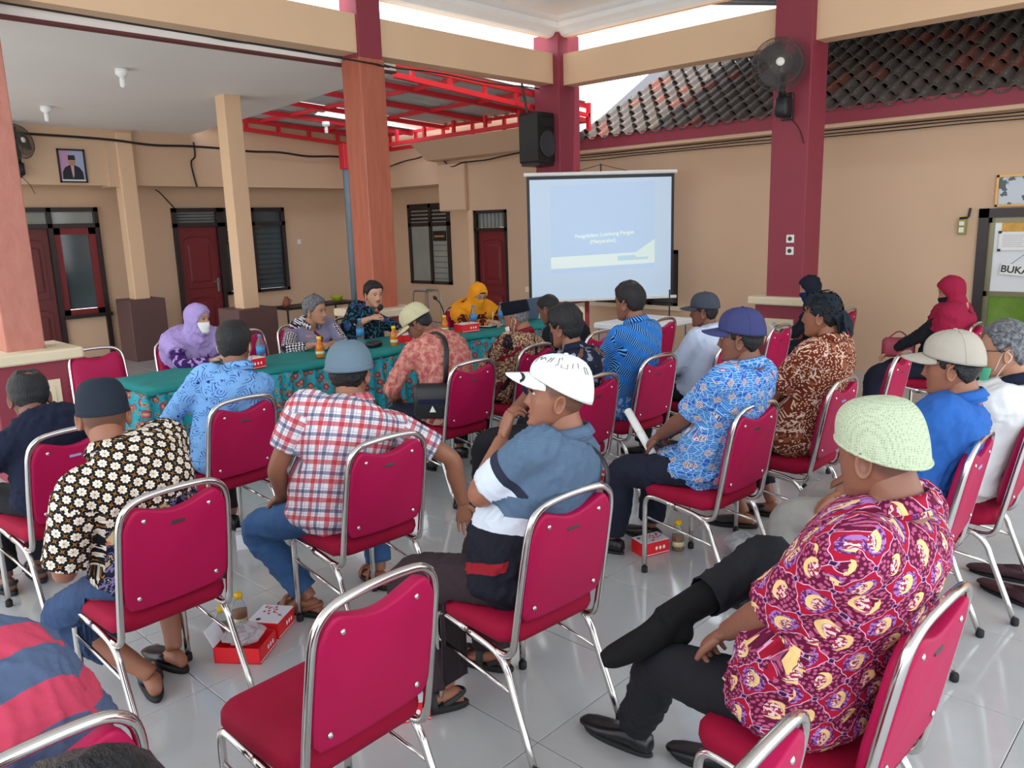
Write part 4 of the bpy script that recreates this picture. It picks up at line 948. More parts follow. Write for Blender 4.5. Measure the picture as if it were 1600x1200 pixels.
# ---- head
HZ = [-.118, -.112, -.10, -.08, -.05, -.02, .02, .05, .08, .10, .110, .116]
HW = [.012, .030, .045, .056, .066, .072, .0765, .075, .064, .046, .028, .006]
HF = [.068, .080, .0865, .083, .085, .084, .087, .086, .069, .045, .022, -.010]
HB = [.030, .015, -.006, -.036, -.070, -.088, -.098, -.096, -.080, -.058, -.040, -.018]
def head_grid(nu, nvv):
    # rows denser in the face
    z = np.interp(np.linspace(0, 1, nvv), np.linspace(0, 1, 9), [-.118, -.105, -.085, -.062, -.038, -.008, .035, .085, .116])
    th = np.arange(nu)*2*np.pi/nu; th = th+.30*np.sin(2*th)*0
    th = np.pi/2+(np.linspace(-1, 1, nu, endpoint=False)**1)*np.pi; th = np.pi/2+(th-np.pi/2)-.38*np.sin(th-np.pi/2)   # denser at the front
    Z, T = np.meshgrid(z, th, indexing='ij'); w_ = np.interp(Z, HZ, HW); f_ = np.interp(Z, HZ, HF); b_ = np.interp(Z, HZ, HB)
    c, s = np.cos(T), np.sin(T); ex = .92
    X = w_*np.sign(c)*np.abs(c)**ex; yc = (f_+b_)/2; ry = (f_-b_)/2; Y = yc+ry*np.sign(s)*np.abs(s)**np.where(s > 0, .86, .95)
    return X, Y, Z
def face_features(X, Y, Z, male=True):
    fr = np.clip((Y-.02)/.04, 0, 1)
    def G(x0, z0, sx, sz): return np.exp(-((np.abs(X)-x0)/sx)**2-((Z-z0)/sz)**2)
    def Gc(z0, sx, sz): return np.exp(-(X/sx)**2-((Z-z0)/sz)**2)
    A = np.interp(Z, [-.052, -.044, -.036, -.012, .014, .022], [0, .012, .024, .014, .002, 0]); sg = np.interp(Z, [-.05, -.036, -.01, .02], [.0155, .0135, .0085, .008])
    Y = Y+fr*A*np.exp(-(X/sg)**2)
    Y = Y-fr*.0095*G(.031, .004, .014, .0095)+fr*.0045*G(.03, .022, .022, .007)*(1.3 if male else .6)
    Y = Y+fr*(.0055*Gc(-.066, .019, .0055)+.0058*Gc(-.079, .016, .0055)-.004*Gc(-.0725, .022, .0024)-.0035*Gc(-.089, .016, .005)+.004*Gc(-.104, .016, .009))
    X = X+np.sign(X)*fr*.003*G(.052, -.028, .02, .016)
    return X, Y, Z
def head_mesh(S, near):
    nu, nr = (88, 70) if near else (56, 46)
    X, Y, Z = head_grid(nu, nr); X, Y, Z = face_features(X, Y, Z, S.get('male', True))
    V = np.stack([X, Y, Z], -1).reshape(-1, 3); V = np.concatenate([V, [[0, .05, -.119]], [[0, -.014, .1165]]])
    n = nu; m = nr; Fs = [(i*n+j, i*n+(j+1) % n, (i+1)*n+(j+1) % n, (i+1)*n+j) for i in range(m-1) for j in range(n)]
    a, b = n*m, n*m+1; Fs += [(a, (j+1) % n, j) for j in range(n)]+[(b, (m-1)*n+j, (m-1)*n+(j+1) % n) for j in range(n)]
    x, y, z = V.T; T = np.ones((len(V), 3)); fr = y > .05
    lip = fr*np.exp(-(x/.022)**4-((z+.0725)/.0105)**4); T *= 1-lip[:, None]*np.array([.22, .42, .40])
    br = fr*np.exp(-((np.abs(x)-.031)/.019)**4-((z-.0235-.12*(.03-np.abs(np.abs(x)-.03)))/.0042)**4)*.8; T *= 1-br[:, None]*np.array([.88, .88, .88])
    if S.get('moust'): mo = fr*np.exp(-(x/.026)**4-((z+.0555+.10*np.abs(x))/.0062)**4)*.92; T *= 1-mo[:, None]*np.array([.93, .93, .93])
    if S.get('stub'):   # cropped hair on the sides and back
        phi = np.abs(np.arctan2(x, y)); zh = np.interp(phi, np.radians([0, 40, 62, 78, 95, 125, 180]), [.062, .06, .03, -.005, .0, -.045, -.082])
        k = np.clip((z-zh)/.02+.3, 0, 1)*S['stub']; T *= 1-k[:, None]*np.array([.72, .68, .62])
    return V, Fs, T
def ear_solid(sx):
    s = Sol(); n = 18; R_ = []
    prof = [(0, -.004), (.35, -.003), (.55, .001), (.78, .0075), (.93, .008), (1.0, .004), (1.0, -.002), (.8, -.006), (.45, -.010), (.1, -.014)]
    for r, h in prof:
        th = np.arange(n)*2*np.pi/n; yy = .019*np.cos(th)*(1+.12*np.sin(th)); zz = .033*np.sin(th)
        R_.append(np.stack([np.full(n, h), yy*max(r, .02)-.002*(1-r), zz*max(r, .02)], 1))
    s.rings(R_); V = s.V(); V = V@rotz(math.radians(-28)).T; V[:, 0] += .076; V[:, 1] += -.016; V[:, 2] += -.018; V[:, 1] -= V[:, 2]*.12
    V[:, 0] *= sx; return V, (s.f if sx > 0 else [f[::-1] for f in s.f])
def hair_shell(S, near, kind):
    nu, nr = (72, 52) if near else (48, 36)
    X, Y, Z = head_grid(nu, nr); V = np.stack([X, Y, Z], -1).reshape(-1, 3)
    phi = np.abs(np.arctan2(V[:, 0], V[:, 1])); z = V[:, 2]
    hl = S.get('hl', .062)
    zh = np.interp(phi, np.radians([0, 28, 50, 66, 80, 96, 118, 150, 180]), [hl, hl+.002, hl-.012, .02, -.012, .022, -.035, -.068, -.074])
    if kind == 'short': zh += .0
    k = np.clip((z-zh+.006)/.014, 0, 1); k = k*k*(3-2*k)
    d = V-np.array([0, -.008, .0]); d /= np.linalg.norm(d, axis=1, keepdims=True)
    rg = np.random.RandomState(S.get('seed', 1)); nz = sum(np.sin(V@rg.normal(size=3)*f+rg.uniform(0, 6)) for f in (60, 90, 140, 200))/4
    th = S.get('hair_t', .012)*(1+.55*np.clip(z/.1, 0, 1))*(1+.34*nz)
    if S.get('bald'):
        c, r = S['bald']; dd = np.linalg.norm(V-np.array(c), axis=1); th = th*np.clip((dd-r*.4)/(r*.7), 0, 1)-.004*(dd < r*.55)
    off = -.012*(1-k)+th*k; off = np.where((z > .012+.10*np.clip(V[:, 1], -.1, .1)) & bool(S.get('hat')), np.minimum(off, .002), off); V2 = V+d*off[:, None]
    V2 = np.concatenate([V2, [[0, .05, -.1]], [V2[-nu:].mean(0)+[0, 0, .001]]])
    n = nu; m = nr; Fs = [(i*n+j, i*n+(j+1) % n, (i+1)*n+(j+1) % n, (i+1)*n+j) for i in range(m-1) for j in range(n)]
    a, b = n*m, n*m+1; Fs += [(a, (j+1) % n, j) for j in range(n)]+[(b, (m-1)*n+j, (m-1)*n+(j+1) % n) for j in range(n)]
    return V2, Fs
def hair_mat(c, c2):
    M = Mat('hair'); x, y, z = M.sep(M.obj()); f = M.noise(M.comb(x*3.0, y*1.0, z*1.0), 60, 4, .7); M.bump(f, 1.0, .010)
    return M.done(M.mix(M.ss(f, .35, .7), rgb(*c), rgb(*c2)), .36, 0, .45)
MT['hair'] = hair_mat((7, 7, 9), (30, 30, 33)); MT['hairgrey'] = hair_mat((58, 60, 64), (150, 152, 156)); MT['hairsalt'] = hair_mat((28, 28, 30), (96, 96, 98))
def dome(rx, ry, top, z0, cy=-.008, e=2.3, n=40, m=12, tilt=0.0, inner=.004):
    """open cap dome with thickness; z0 rim height, top crown height"""
    th = np.arange(n)*2*np.pi/n; out = []
    def ring(s, k):
        q = (1-s**e)**(1/e); zz = z0+(top-z0)*s
        V = np.stack([np.cos(th)*(rx-k)*q, cy+np.sin(th)*(ry-k)*q, np.full(n, zz-(k if s > .1 else 0))], 1); V[:, 2] += tilt*(V[:, 1]-cy)*(1-s); return V
    for s in np.linspace(.985, 0, m): out.append(ring(s, inner))
    for s in np.linspace(0, .985, m): out.append(ring(s, 0))
    return Sol().rings(out)
def brim_solid(rx, ry, z0, ln, cy=-.008, spread=62, droop=.018, pitch=-.18, th_=.004, tilt=0.0):
    s = Sol(); n = 22; m = 6; top = []; 
    for i in range(m+1):
        t = i/m; row = []
        for j in range(n+1):
            a = math.radians(-spread+2*spread*j/n); c = math.cos(a/math.radians(spread)*math.pi/2)
            ex = ln*t*(max(c, 0)**.55); x = rx*math.sin(a)*(1+.0*t); y = cy+ry*math.cos(a)+ex
            row.append((x*(1-.0*t), y, z0+pitch*ex-droop*(x/rx)**2*(.3+t)+.012*(1-t)*0+tilt*(ry*math.cos(a))))
        top.append(row)
    T = np.array(top).reshape(-1, 3); B = T-[0, 0, th_]; k = (m+1)*(n+1); w_ = n+1
    Fs = [(i*w_+j, i*w_+j+1, (i+1)*w_+j+1, (i+1)*w_+j) for i in range(m) for j in range(n)]; Fs += [tuple(x+k for x in f[::-1]) for f in Fs]
    edge = [j for j in range(n+1)]+[i*w_+n for i in range(1, m+1)]+[m*w_+j for j in range(n-1, -1, -1)]+[i*w_ for i in range(m-1, 0, -1)]
    Fs += [(edge[i], edge[i]+k, edge[(i+1) % len(edge)]+k, edge[(i+1) % len(edge)]) for i in range(len(edge))]
    return s.add(np.concatenate([T, B]), Fs)
# ---- hand: wrist W, finger direction d, palm normal pn, side (+1 right hand), curl in radians
def hand(sol, W, d, pn, side, curl=.5, sc=1.0, spread=.10, thumb=.6, n=8):
    d = unit(d); pn = nv(pn); pn = unit(pn-d*(pn@d)); ac = np.cross(d, pn)*side*-1   # towards the thumb
    def P(u, v, w_): return nv(W)+(ac*u+d*v+pn*w_)*sc
    R_ = []
    th = np.arange(14)*2*np.pi/14
    for v, rx, rz, cu in ((-.03, .027, .021, 0), (0, .027, .019, 0), (.02, .032, .018, .002), (.05, .040, .0165, .002), (.078, .0415, .0145, 0), (.092, .038, .012, -.001), (.098, .030, .007, -.001)):
        R_.append(np.array([P(cu+rx*math.cos(t), v, rz*math.sin(t)) for t in th]))
    sol.rings(R_)
    for i, (u, L_, r) in enumerate(((.030, .072, .0088), (.0105, .080, .009), (-.0095, .075, .0086), (-.0285, .058, .0076))):
        p = nv((u, .082 if i in (1, 2) else .078, 0)); a = 0; dirx = (u*spread/.03); pts = [nv((u*.9, .06, 0)), p]
        for q, (fr, kk) in enumerate(((.44, .75), (.31, 1.15), (.25, .8))):
            a += curl*kk; v = nv((math.sin(dirx)*math.cos(a), math.cos(dirx)*math.cos(a), math.sin(a))); p = p+v*L_*fr; pts.append(p)
        pts = [P(*x) for x in pts]; sol.limb(pts, [r*sc, r*sc*1.02, r*sc*.98, r*sc*.9, r*sc*.68], n, 3, pn)
    tp = [nv((.018, .018, .004)), nv((.036, .034, .006)), nv((.036+.030*math.cos(thumb)*.9, .034+.034*math.sin(thumb)+.01, .012)), nv((.036+.046*math.cos(thumb)*.85, .034+.060*math.sin(thumb)+.022, .022))]
    sol.limb([P(*x) for x in tp], [.013*sc, .0125*sc, .0105*sc, .0075*sc], n, 4, pn)
def shoe_solids(kind):
    """shoe pieces in foot space: x right, y forward, origin under the ankle; returns list of (name, Sol, material)"""
    def slab(z0, z1, w_=1.0, ln=1.0, n=28):
        R_ = []
        for z in (z0, z0+(z1-z0)*.2, z0+(z1-z0)*.8, z1):
            k = .97 if z in (z0, z1) else 1.0
            R_.append(np.array([foot_out(t, w_*k, ln*k)+[0, 0, z] for t in np.arange(n)*2*np.pi/n]))
        return Sol().rings(R_)
    def foot_out(t, w_, ln):
        c, s = math.cos(t), math.sin(t); y = .065+.135*s*ln; wd = .036+.012*(s+.2)*(s > -.2) if s < .6 else .046
        return np.array([wd*w_*c*(1-.10*(s > .85)), y, 0])
    if kind == 'shoe':
        up = Sol(); R_ = []
        for v, w_, h, zb in ((-.070, .020, .055, .02), (-.062, .030, .075, .015), (-.03, .036, .085, .012), (.02, .037, .078, .012), (.07, .042, .062, .012), (.12, .046, .050, .012), (.17, .040, .042, .013), (.205, .028, .034, .015), (.218, .012, .026, .018)):
            th = np.arange(16)*2*np.pi/16; R_.append(np.stack([w_*np.sign(np.cos(th))*np.abs(np.cos(th))**.8, np.full(16, v), zb+(h-zb)/2+(h-zb)/2*np.sign(np.sin(th))*np.abs(np.sin(th))**.8], 1))
        up.rings(R_); return [('upper', up, MT['leather']), ('sole', slab(0, .014, 1.02, 1.04), MT['rubber'])]
    if kind == 'sandal':
        st = Sol()
        for y0, w_, h in ((.13, .047, .052), (.055, .043, .070)):
            st.limb([(w_*math.cos(a), y0+.01*math.sin(a), .016+h*math.sin(a)) for a in np.linspace(0, math.pi, 9)], [(.006, .016)]*9, 8, 1, (0, 1, 0))
        st.limb([(.036, .02, .03), (.034, -.03, .055), (0, -.062, .062), (-.034, -.03, .055), (-.036, .02, .03)], [(.005, .010)]*5, 8, 4, (0, 0, 1))
        st.limb([(.03, .06, .075), (.02, .09, .072), (.01, .125, .062)], [(.006, .012)]*3, 8, 3, (1, 0, 0))
        return [('strap', st, MT['sandalstrap']), ('sole', slab(0, .022, 1.10, 1.04), MT['rubber'])]
    if kind == 'slipper':
        up = Sol(); R_ = []
        for v, w_, h in ((.03, .042, .074), (.07, .046, .064), (.12, .048, .054), (.17, .042, .046), (.205, .028, .036), (.216, .01, .028)):
            th = np.arange(16)*2*np.pi/16; R_.append(np.stack([w_*np.cos(th), np.full(16, v), .014+(h-.014)/2+(h-.014)/2*np.sin(th)], 1))
        up.rings(R_); return [('upper', up, MT['leather']), ('sole', slab(0, .02, 1.08, 1.05), MT['rubber'])]
    return []
def foot_solid(sol, A, yaw, pitch=0.0, bare=True):
    """bare foot: heel to toes, A = ankle, sole 0.082 below it"""
    M3 = rotz(yaw)@rotx(pitch); A = nv(A)
    def P(x, y, z): return A+M3@nv((x, y, z-.082))
    R_ = []
    for v, w_, h in ((-.055, .018, .045), (-.045, .026, .07), (-.015, .031, .086), (.02, .033, .085), (.06, .036, .066), (.10, .041, .05), (.135, .043, .040), (.155, .040, .034)):
        th = np.arange(14)*2*np.pi/14; R_.append(np.array([P(w_*math.cos(t), v, .020+(h-.02)/2+(h-.02)/2*math.sin(t)) for t in th]))
    sol.rings(R_)
    for i, (x, L_, r) in enumerate(((.026, .052, .0125), (.008, .046, .0095), (-.008, .040, .009), (-.022, .033, .0085), (-.034, .026, .008))):
        sol.limb([P(x*.95, .135, .034), P(x, .150, .034), P(x, .140+L_*.7, .033), P(x, .140+L_, .028)], [r, r, r, r*.7], 8, 3)
MT['leather'] = plain('black_leather', (22, 22, 26), .35, var=.15, vscale=20); MT['sandalstrap'] = plain('dark_grey_strap', (38, 40, 44), .7)
MT['eyewhite'] = plain('eye_white', (196, 188, 180), .3, var=.02); MT['iris'] = plain('dark_iris', (24, 16, 12), .2)
def cloth_mat(name, c, var=.10, rough=.85, vs=9):
    M = Mat(name); p = M.obj(); M.bump(M.noise(p, 34, 4, .6), .35, .006); c = rgb(*c)
    return M.done(M.mix(M.noise(p, vs, 3), tuple(x*(1-var*1.5) for x in c[:3])+(1,), tuple(min(1, x*(1+var)) for x in c[:3])+(1,)), rough, 0, .25)
def person(label, loc, rot, S):
    t = thing('person', label, 'person', (loc[0], loc[1], 0), rot)
    near = S.get('near', False); k = S.get('k', 1.0); fat = S.get('fat', 1.0)
    H = nv(S['head']); hy, hp, hr = [math.radians(a) for a in S.get('hrot', (0, 0, 0))]
    Rh = rotz(hy)@rotx(-hp)@roty(hr); Rn = rotz(hy*.4)@rotx(-hp*.55)
    C7 = H+Rn@nv((0, -.055, -.128))*k; Pv = nv(S.get('pelvis', (0, -.05, .555))); tw = math.radians(S.get('twist', 0)); lat0 = nv((1, 0, 0))
    ctl = Pv+nv((0, S.get('bow', -.05), .30))+ (C7-Pv)*.12
    def spine(u):
        u = np.asarray(u, float)[..., None]; q = np.clip(u, 0, 1); return (1-q)**2*Pv+2*q*(1-q)*ctl+q*q*C7+(u-q)*(np.where(u < 0, 1, 0)*(ctl-Pv)*2+np.where(u > 1, 1, 0)*(C7-ctl)*2)
    def frame(u):
        e = .02; tg = unit(spine(u+e)-spine(u-e)); a = tw*min(1, max(0, u)); la = nv((math.cos(a), math.sin(a), S.get('tilt', 0)*max(0, u))); la = unit(la-tg*(la@tg)); return la, np.cross(tg, la), tg
    TS = [(-.10, .135, .105, .03), (0, .165, .120, .03), (.18, .166, .122, .028), (.38, .156, .116, .022), (.58, .168, .118, .014), (.76, .176, .110, .008), (.88, .160, .092, .004), (.955, .112, .075, .0), (1.02, .066, .060, .004)]
    belly = S.get('belly', 0)
    def torso(sol, grow, lo=None, n=28):
        R_ = []; th = np.arange(n)*2*np.pi/n
        for u, rx, ry, fs in TS:
            if lo is not None and u < lo: continue
            la, fw, tg = frame(u); g = grow*(1 if u < .9 else .8 if u < 1 else .6); b = belly*math.exp(-((u-.25)/.25)**2); c = spine(u)+fw*(fs+b*.5)
            cs, sn = np.cos(th), np.sin(th)
            R_.append(c+np.outer(np.sign(cs)*np.abs(cs)**.86*(rx*fat*k+g), la)+np.outer(np.sign(sn)*np.abs(sn)**.9*(ry*fat*k+g+b*.5), fw))
        # hem: straight down from the lowest ring
        return sol.rings(R_)
    la, fw, tg = frame(.9); SW = S.get('sw', .178)*k
    Sh = {s: C7-tg*.062*k+la*SW*s+fw*(.012+S.get('shf', 0)*1) + nv((0, 0, S.get('shrug', {}).get(s, 0))) for s in (-1, 1)}
    ua, fa = S.get('ua', .285)*k, S.get('fa', .245)*k; arms = {}
    for s, key in ((-1, 'L'), (1, 'R')):
        a = S.get('arm'+key, {}); W = nv(a.get('w', (s*.13, .28, .58))); el, W = ik(Sh[s], W, ua, fa, a.get('hint', (s*.8, -.6, -.4))); arms[s] = (el, W, a)
    hips = {s: Pv+nv((s*.088*k, .02, .0)) for s in (-1, 1)}; legs = {}
    for s, key in ((-1, 'L'), (1, 'R')):
        a = S.get('leg'+key, {}); A = nv(a.get('a', (s*.13, .40, .085))); kn, A = ik(hips[s], A, .42*k*S.get('legk', 1), .40*k*S.get('legk', 1), a.get('hint', (s*.15, .5, 1))); legs[s] = (kn, A, a)
    # ---------------- body
    body = Sol(); torso(body, -.020); sk = S.get('skin', (150, 100, 74))
    body.limb([spine(.93), C7, H+Rh@nv((0, -.030, -.075))*k, H+Rh@nv((0, -.02, -.02))*k], [(.056*k, .050*k), (.058*k, .056*k), (.055*k, .057*k), (.050*k, .055*k)], 18, 5, fw)
    for s in (-1, 1):
        el, W, a = arms[s]; sh = Sh[s]; m1 = (sh*.55+el*.45); m2 = el*.62+W*.38
        body.limb([sh-la*s*.07, sh, m1, el, m2, W*.8+el*.2, W], [.045*k, .052*k, .048*k, .040*k, .041*k, .030*k, .0265*k], 16, 5, fw)
        kn, A, g = legs[s]; h = hips[s]; m2 = kn*.6+A*.4
        body.limb([h-nv((0, .02, 0)), h*.5+kn*.5, kn, m2, A*.85+kn*.15, A], [.078*k, .070*k, .056*k, .054*k, .036*k, .033*k], 14, 4, (0, 1, 0))
    V, Fi = remesh(body, .0105 if near else .0145, 3); n0 = len(V); Fl = [tuple(f) for f in Fi.tolist()]; VV = [V]; TT = [np.ones((n0, 3))]
    def app(v, fs, tint=None):
        o = sum(len(q) for q in VV); VV.append(v); Fl.extend(tuple(i+o for i in f) for f in fs); TT.append(np.ones((len(v), 3)) if tint is None else tint)
    hv, hf, hT = head_mesh(S, near); app(hv*k@Rh.T+H, hf, hT)
    if S.get('ears', True):
        for s in (-1, 1): ev, ef = ear_solid(s); app(ev*k@Rh.T+H, ef)
    for s in (-1, 1):
        el, W, a = arms[s]
        if a.get('hide'): continue
        hs = Sol(); d = nv(a.get('d', unit(W-el))); hand(hs, W, d, a.get('pn', (0, 0, -1)), s, a.get('curl', .45), k*.98, a.get('spread', .1), a.get('thumb', .7), 10 if near else 7); app(hs.V(), hs.f)
    for s in (-1, 1):
        kn, A, g = legs[s]
        if g.get('shoe', S.get('shoe', 'shoe')) in ('sandal', 'slipper', 'bare'): fs = Sol(); foot_solid(fs, A, math.radians(g.get('yaw', -s*6)), math.radians(g.get('pitch', 0))); app(fs.V(), fs.f)
    V = np.concatenate(VV); me = np_mesh('body', V, Fl, skin_mat(sk)); fix_normals(me)
    ca = me.color_attributes.new('tint', 'FLOAT_COLOR', 'POINT'); T = np.concatenate(TT); ca.data.foreach_set('color', np.concatenate([T, np.ones((len(T), 1))], 1).astype(np.float32).ravel())
    place('body', me, t)
    # ---------------- shirt
    sm = S['shirt']; vox = .0095 if near else .0135; sh_ = Sol(); loose = S.get('loose', .021); torso(sh_, loose)
    hem = S.get('hem', .03)
    if hem:
        sh_.ell(Pv+nv((0, .02+hem*.6, .002)), (.196*fat*k, .155*fat+hem, .094))
    slv = {}
    for s, key in ((-1, 'L'), (1, 'R')):
        el, W, a = arms[s]; sh = Sh[s]; sl = a.get('sleeve', S.get('sleeve', .72)); r0, r1 = .066*k*S.get('slw', 1), .064*k*S.get('slw', 1)
        if sl <= 1: e = sh+(el-sh)*sl; pts = [sh-la*s*.09-tg*.02, sh-la*s*.01, sh*.5+e*.5, e]; rr = [r0*1.05, r0*1.04, r0, r1]; slv[s] = (e, unit(el-sh), r1)
        else: e = el+(W-el)*(sl-1); pts = [sh-la*s*.09-tg*.02, sh-la*s*.01, sh*.5+el*.5, el, el*.5+e*.5, e]; rr = [r0*1.04, r0*1.02, r0*.92, r0*.86, r0*.76, r0*.64]; slv[s] = (e, unit(W-el), r0*.64)
        sh_.limb(pts, rr, 18, 5, fw)
    V, Fi = remesh(sh_, vox, 4)
    V0 = V.copy(); V = wrinkle(V, Fi, S.get('seed', 3), S.get('wr', .012))
    # open the cuffs and the neck
    fc = V[Fi].mean(1); keep = np.ones(len(Fi), bool); fn = np.cross(V[Fi[:, 2]]-V[Fi[:, 0]], V[Fi[:, 3]]-V[Fi[:, 1]]); fn /= np.maximum(np.linalg.norm(fn, axis=1, keepdims=True), 1e-9)
    for s in slv: e, d, r = slv[s]; q = fc-e; keep &= ~((q@d > -.012) & (fn@d > .35) & (np.linalg.norm(q, axis=1) < r*1.15))
    Fi = Fi[keep]; V = rim(V, Fi, slv.values()); me = np_mesh('shirt', V, Fi, sm)
    # cloth coordinates: torso around the spine (seam in front), sleeves around the arm
    us = np.linspace(-.1, 1.03, 24); chains = [spine(us)]+[np.array([Sh[s], arms[s][0], arms[s][1]]) for s in (-1, 1)]; fc = V0[Fi].mean(1); ds = []
    for ci, c in enumerate(chains): dd, aa, ff = chain_param(c, fc); ds.append(dd-(.11 if ci == 0 else .045)-(.0 if ci else 0))
    pick = np.argmin(np.stack(ds), 0)
    lat_t = la-fw*(la@fw); 
    for s, ci in ((-1, 1), (1, 2)): pick[(pick == ci) & ((((fc-Sh[s])@(la*s)) < -.005) | (((fc-Sh[s])@unit(arms[s][0]-Sh[s])) < .03))] = 0
    uvs = np.zeros((len(Fi), 4, 2))
    for ci, c in enumerate(chains):
        m = pick == ci
        if not m.any(): continue
        P = V0[Fi[m]].reshape(-1, 3); dd, aa, ff = chain_param(c, P); q = P-ff
        if ci == 0: x_, y_ = q@la, -(q@fw); rad = .165
        else: s = (-1, 1)[ci-1]; x_, y_ = q@nv((0, 0, 1))*-1*1.0, q@(la*s); rad = .07; x_ = q@np.cross(unit(c[1]-c[0]), la*s)
        if ci == 0:
            sg = np.where(x_ >= 0, 1, -1).reshape(-1, 4); sg = np.repeat(np.where(sg.sum(1) >= 0, 1, -1)[:, None], 4, 1); bk = (y_.reshape(-1, 4).mean(1) > 0)[:, None]; ax_ = x_.reshape(-1, 4)*sg; yy_ = np.clip(.11-y_.reshape(-1, 4), 0, .26)*.6
            uvs[m, :, 0] = np.where(bk, ax_+yy_, .36-ax_+yy_)*sg
        else:
            an = np.arctan2(x_, y_).reshape(-1, 4); an = an[:, :1]+(an-an[:, :1]+np.pi) % (2*np.pi)-np.pi; uvs[m, :, 0] = an*rad+ci*1.0
        if ci == 0:
            axs = unit(C7-Pv); fp = unit(np.cross(axs, la)); qq = P-Pv; aa = qq@axs+.06+.35*(qq@fp)
        uvs[m, :, 1] = aa.reshape(-1, 4)+(0 if ci == 0 else 2.0)
    me.uv_layers.new(name='UVMap').data.foreach_set('uv', uvs.astype(np.float32).ravel())
    so_ = place('shirt', me, t)
    if near: so_.modifiers.new('thick', 'SOLIDIFY').thickness = .003
    if S.get('collar', True):
        cm = S.get('collar_mat', sm); R_ = []; th = np.linspace(-math.pi*.86, math.pi*.86, 30)-math.pi/2
        ax = unit(Rn@nv((0, .22, 1)))
        lx = unit(la-ax*(la@ax)); ly = np.cross(ax, lx)
        for r, z in ((.074, -.012), (.071, .012), (.069, .034), (.072, .038), (.080, .026), (.090, .004), (.086, .002), (.077, .02), (.075, .024), (.077, .006), (.080, -.012)):
            ring = [C7+ly*.010*k+lx*math.cos(a)*r*k*S.get('cr', 1)+ly*math.sin(a)*r*k*S.get('cr', 1)+ax*(z*k-.016*max(0, math.sin(a))) for a in th]; R_.append(np.array(ring))
        m, n = len(R_), len(th); V2 = np.concatenate(R_); Fs = [(i*n+j, i*n+j+1, ((i+1) % m)*n+j+1, ((i+1) % m)*n+j) for i in range(m) for j in range(n-1)]+[tuple(i*n for i in range(m))[::-1], tuple(i*n+n-1 for i in range(m))]
        me = np_mesh('collar', V2, Fs, cm); fix_normals(me); ul = me.uv_layers.new(name='UVMap'); li = np.empty(len(me.loops), np.int32); me.loops.foreach_get('vertex_index', li)
        uvv = np.stack([np.tile(th, m)*.075+.1, np.repeat(np.arange(m), n)*.012+.62], 1)[li]; ul.data.foreach_set('uv', uvv.astype(np.float32).ravel()); place('collar', me, so_)
    # ---------------- trousers
    tr = Sol(); tr.ell(Pv+nv((0, .015, -.012)), (.155*fat*k, .125*k, .094))
    lw = S.get('lw', 1.0); ends = {}
    for s in (-1, 1):
        kn, A, g = legs[s]; h = hips[s]; e = A+(kn-A)*g.get('cuff', S.get('cuff', .10)); tr.limb([h-nv((0, .03, 0)), h*.5+kn*.5, kn+nv((0, .0, .006)), kn*.5+e*.5, e], [(.086*k, .084*k), (.088*k*lw, .086*k*lw), .075*k*lw, .072*k*lw, .066*k*lw*S.get('flare', 1)], 18, 5, (0, 1, 0)); ends[s] = (e, unit(A-kn), .07*k*lw)
    V, Fi = remesh(tr, .012 if near else .0145, 4); V = wrinkle(V, Fi, S.get('seed', 3)+50, .010, 40); V[:, 2] = np.where((V[:, 2] < .483) & (np.abs(V[:, 0]) < .22) & (V[:, 1] < .16), .483, V[:, 2])
    fc = V[Fi].mean(1); keep = np.ones(len(Fi), bool)
    fn = np.cross(V[Fi[:, 2]]-V[Fi[:, 0]], V[Fi[:, 3]]-V[Fi[:, 1]]); fn /= np.maximum(np.linalg.norm(fn, axis=1, keepdims=True), 1e-9)
    for s in ends: e, d, r = ends[s]; q = fc-e; keep &= ~((q@d > -.012) & (fn@d > .35) & (np.linalg.norm(q, axis=1) < r*1.2))
    V = rim(V, Fi[keep], ends.values()); me = np_mesh('trousers', V, Fi[keep], S.get('pants', MT['pantsblack'])); po = place('trousers', me, t)
    if near: po.modifiers.new('thick', 'SOLIDIFY').thickness = .003
    # ---------------- shoes
    for s in (-1, 1):
        kn, A, g = legs[s]; kind = g.get('shoe', S.get('shoe', 'shoe')); M3 = rotz(math.radians(g.get('yaw', -s*6)))@rotx(math.radians(g.get('pitch', 0)))
        if kind in ('bare', 'none'): continue
        if kind == 'sock':
            fs = Sol(); fs.limb([A+(kn-A)*.42, A+(kn-A)*.2, A], [.052, .048, .046], 14, 4); fs.ell(A+M3@nv((0, -.038, -.045)), (.038, .042, .042), M3); fs.limb([A+M3@nv(q) for q in ((0, -.01, -.005), (0, .04, -.035), (0, .11, -.050), (0, .17, -.060), (0, .205, -.062))], [(.042, .048), (.044, .050), (.047, .040), (.046, .030), (.030, .018)], 16, 5, M3@nv((0, 0, 1))); V, Fi = remesh(fs, .008, 3); place('sock', np_mesh('sock', V, Fi, MT['sock']), t); continue
        so2 = None
        for nm, sol, mt in shoe_solids(kind):
            V = sol.V(); V[:, 2] -= .082; V = V*k; V[:, 2] += (.082*k-.082)*0; mt = S.get('shoemat', mt) if nm != 'sole' else mt
            me = np_mesh(nm, V@M3.T+A, sol.f, mt); fix_normals(me)
            if so2 is None: so2 = place('shoe' if kind != 'sandal' else 'sandal', me, t)
            else: place(nm, me, so2)
    # ---------------- hair and headwear
    def hp_(name, V, Fs, mat, par=None, fixn=True):
        me = np_mesh(name, nv(V)*k@Rh.T+H, Fs, mat)
        if fixn: fix_normals(me)
        return place(name, me, par if par is not None else t)
    hk = S.get('hair')
    if hk: V, Fs = hair_shell(S, near, hk); hp_('hair', V, Fs, S.get('hairmat', MT['hair']))
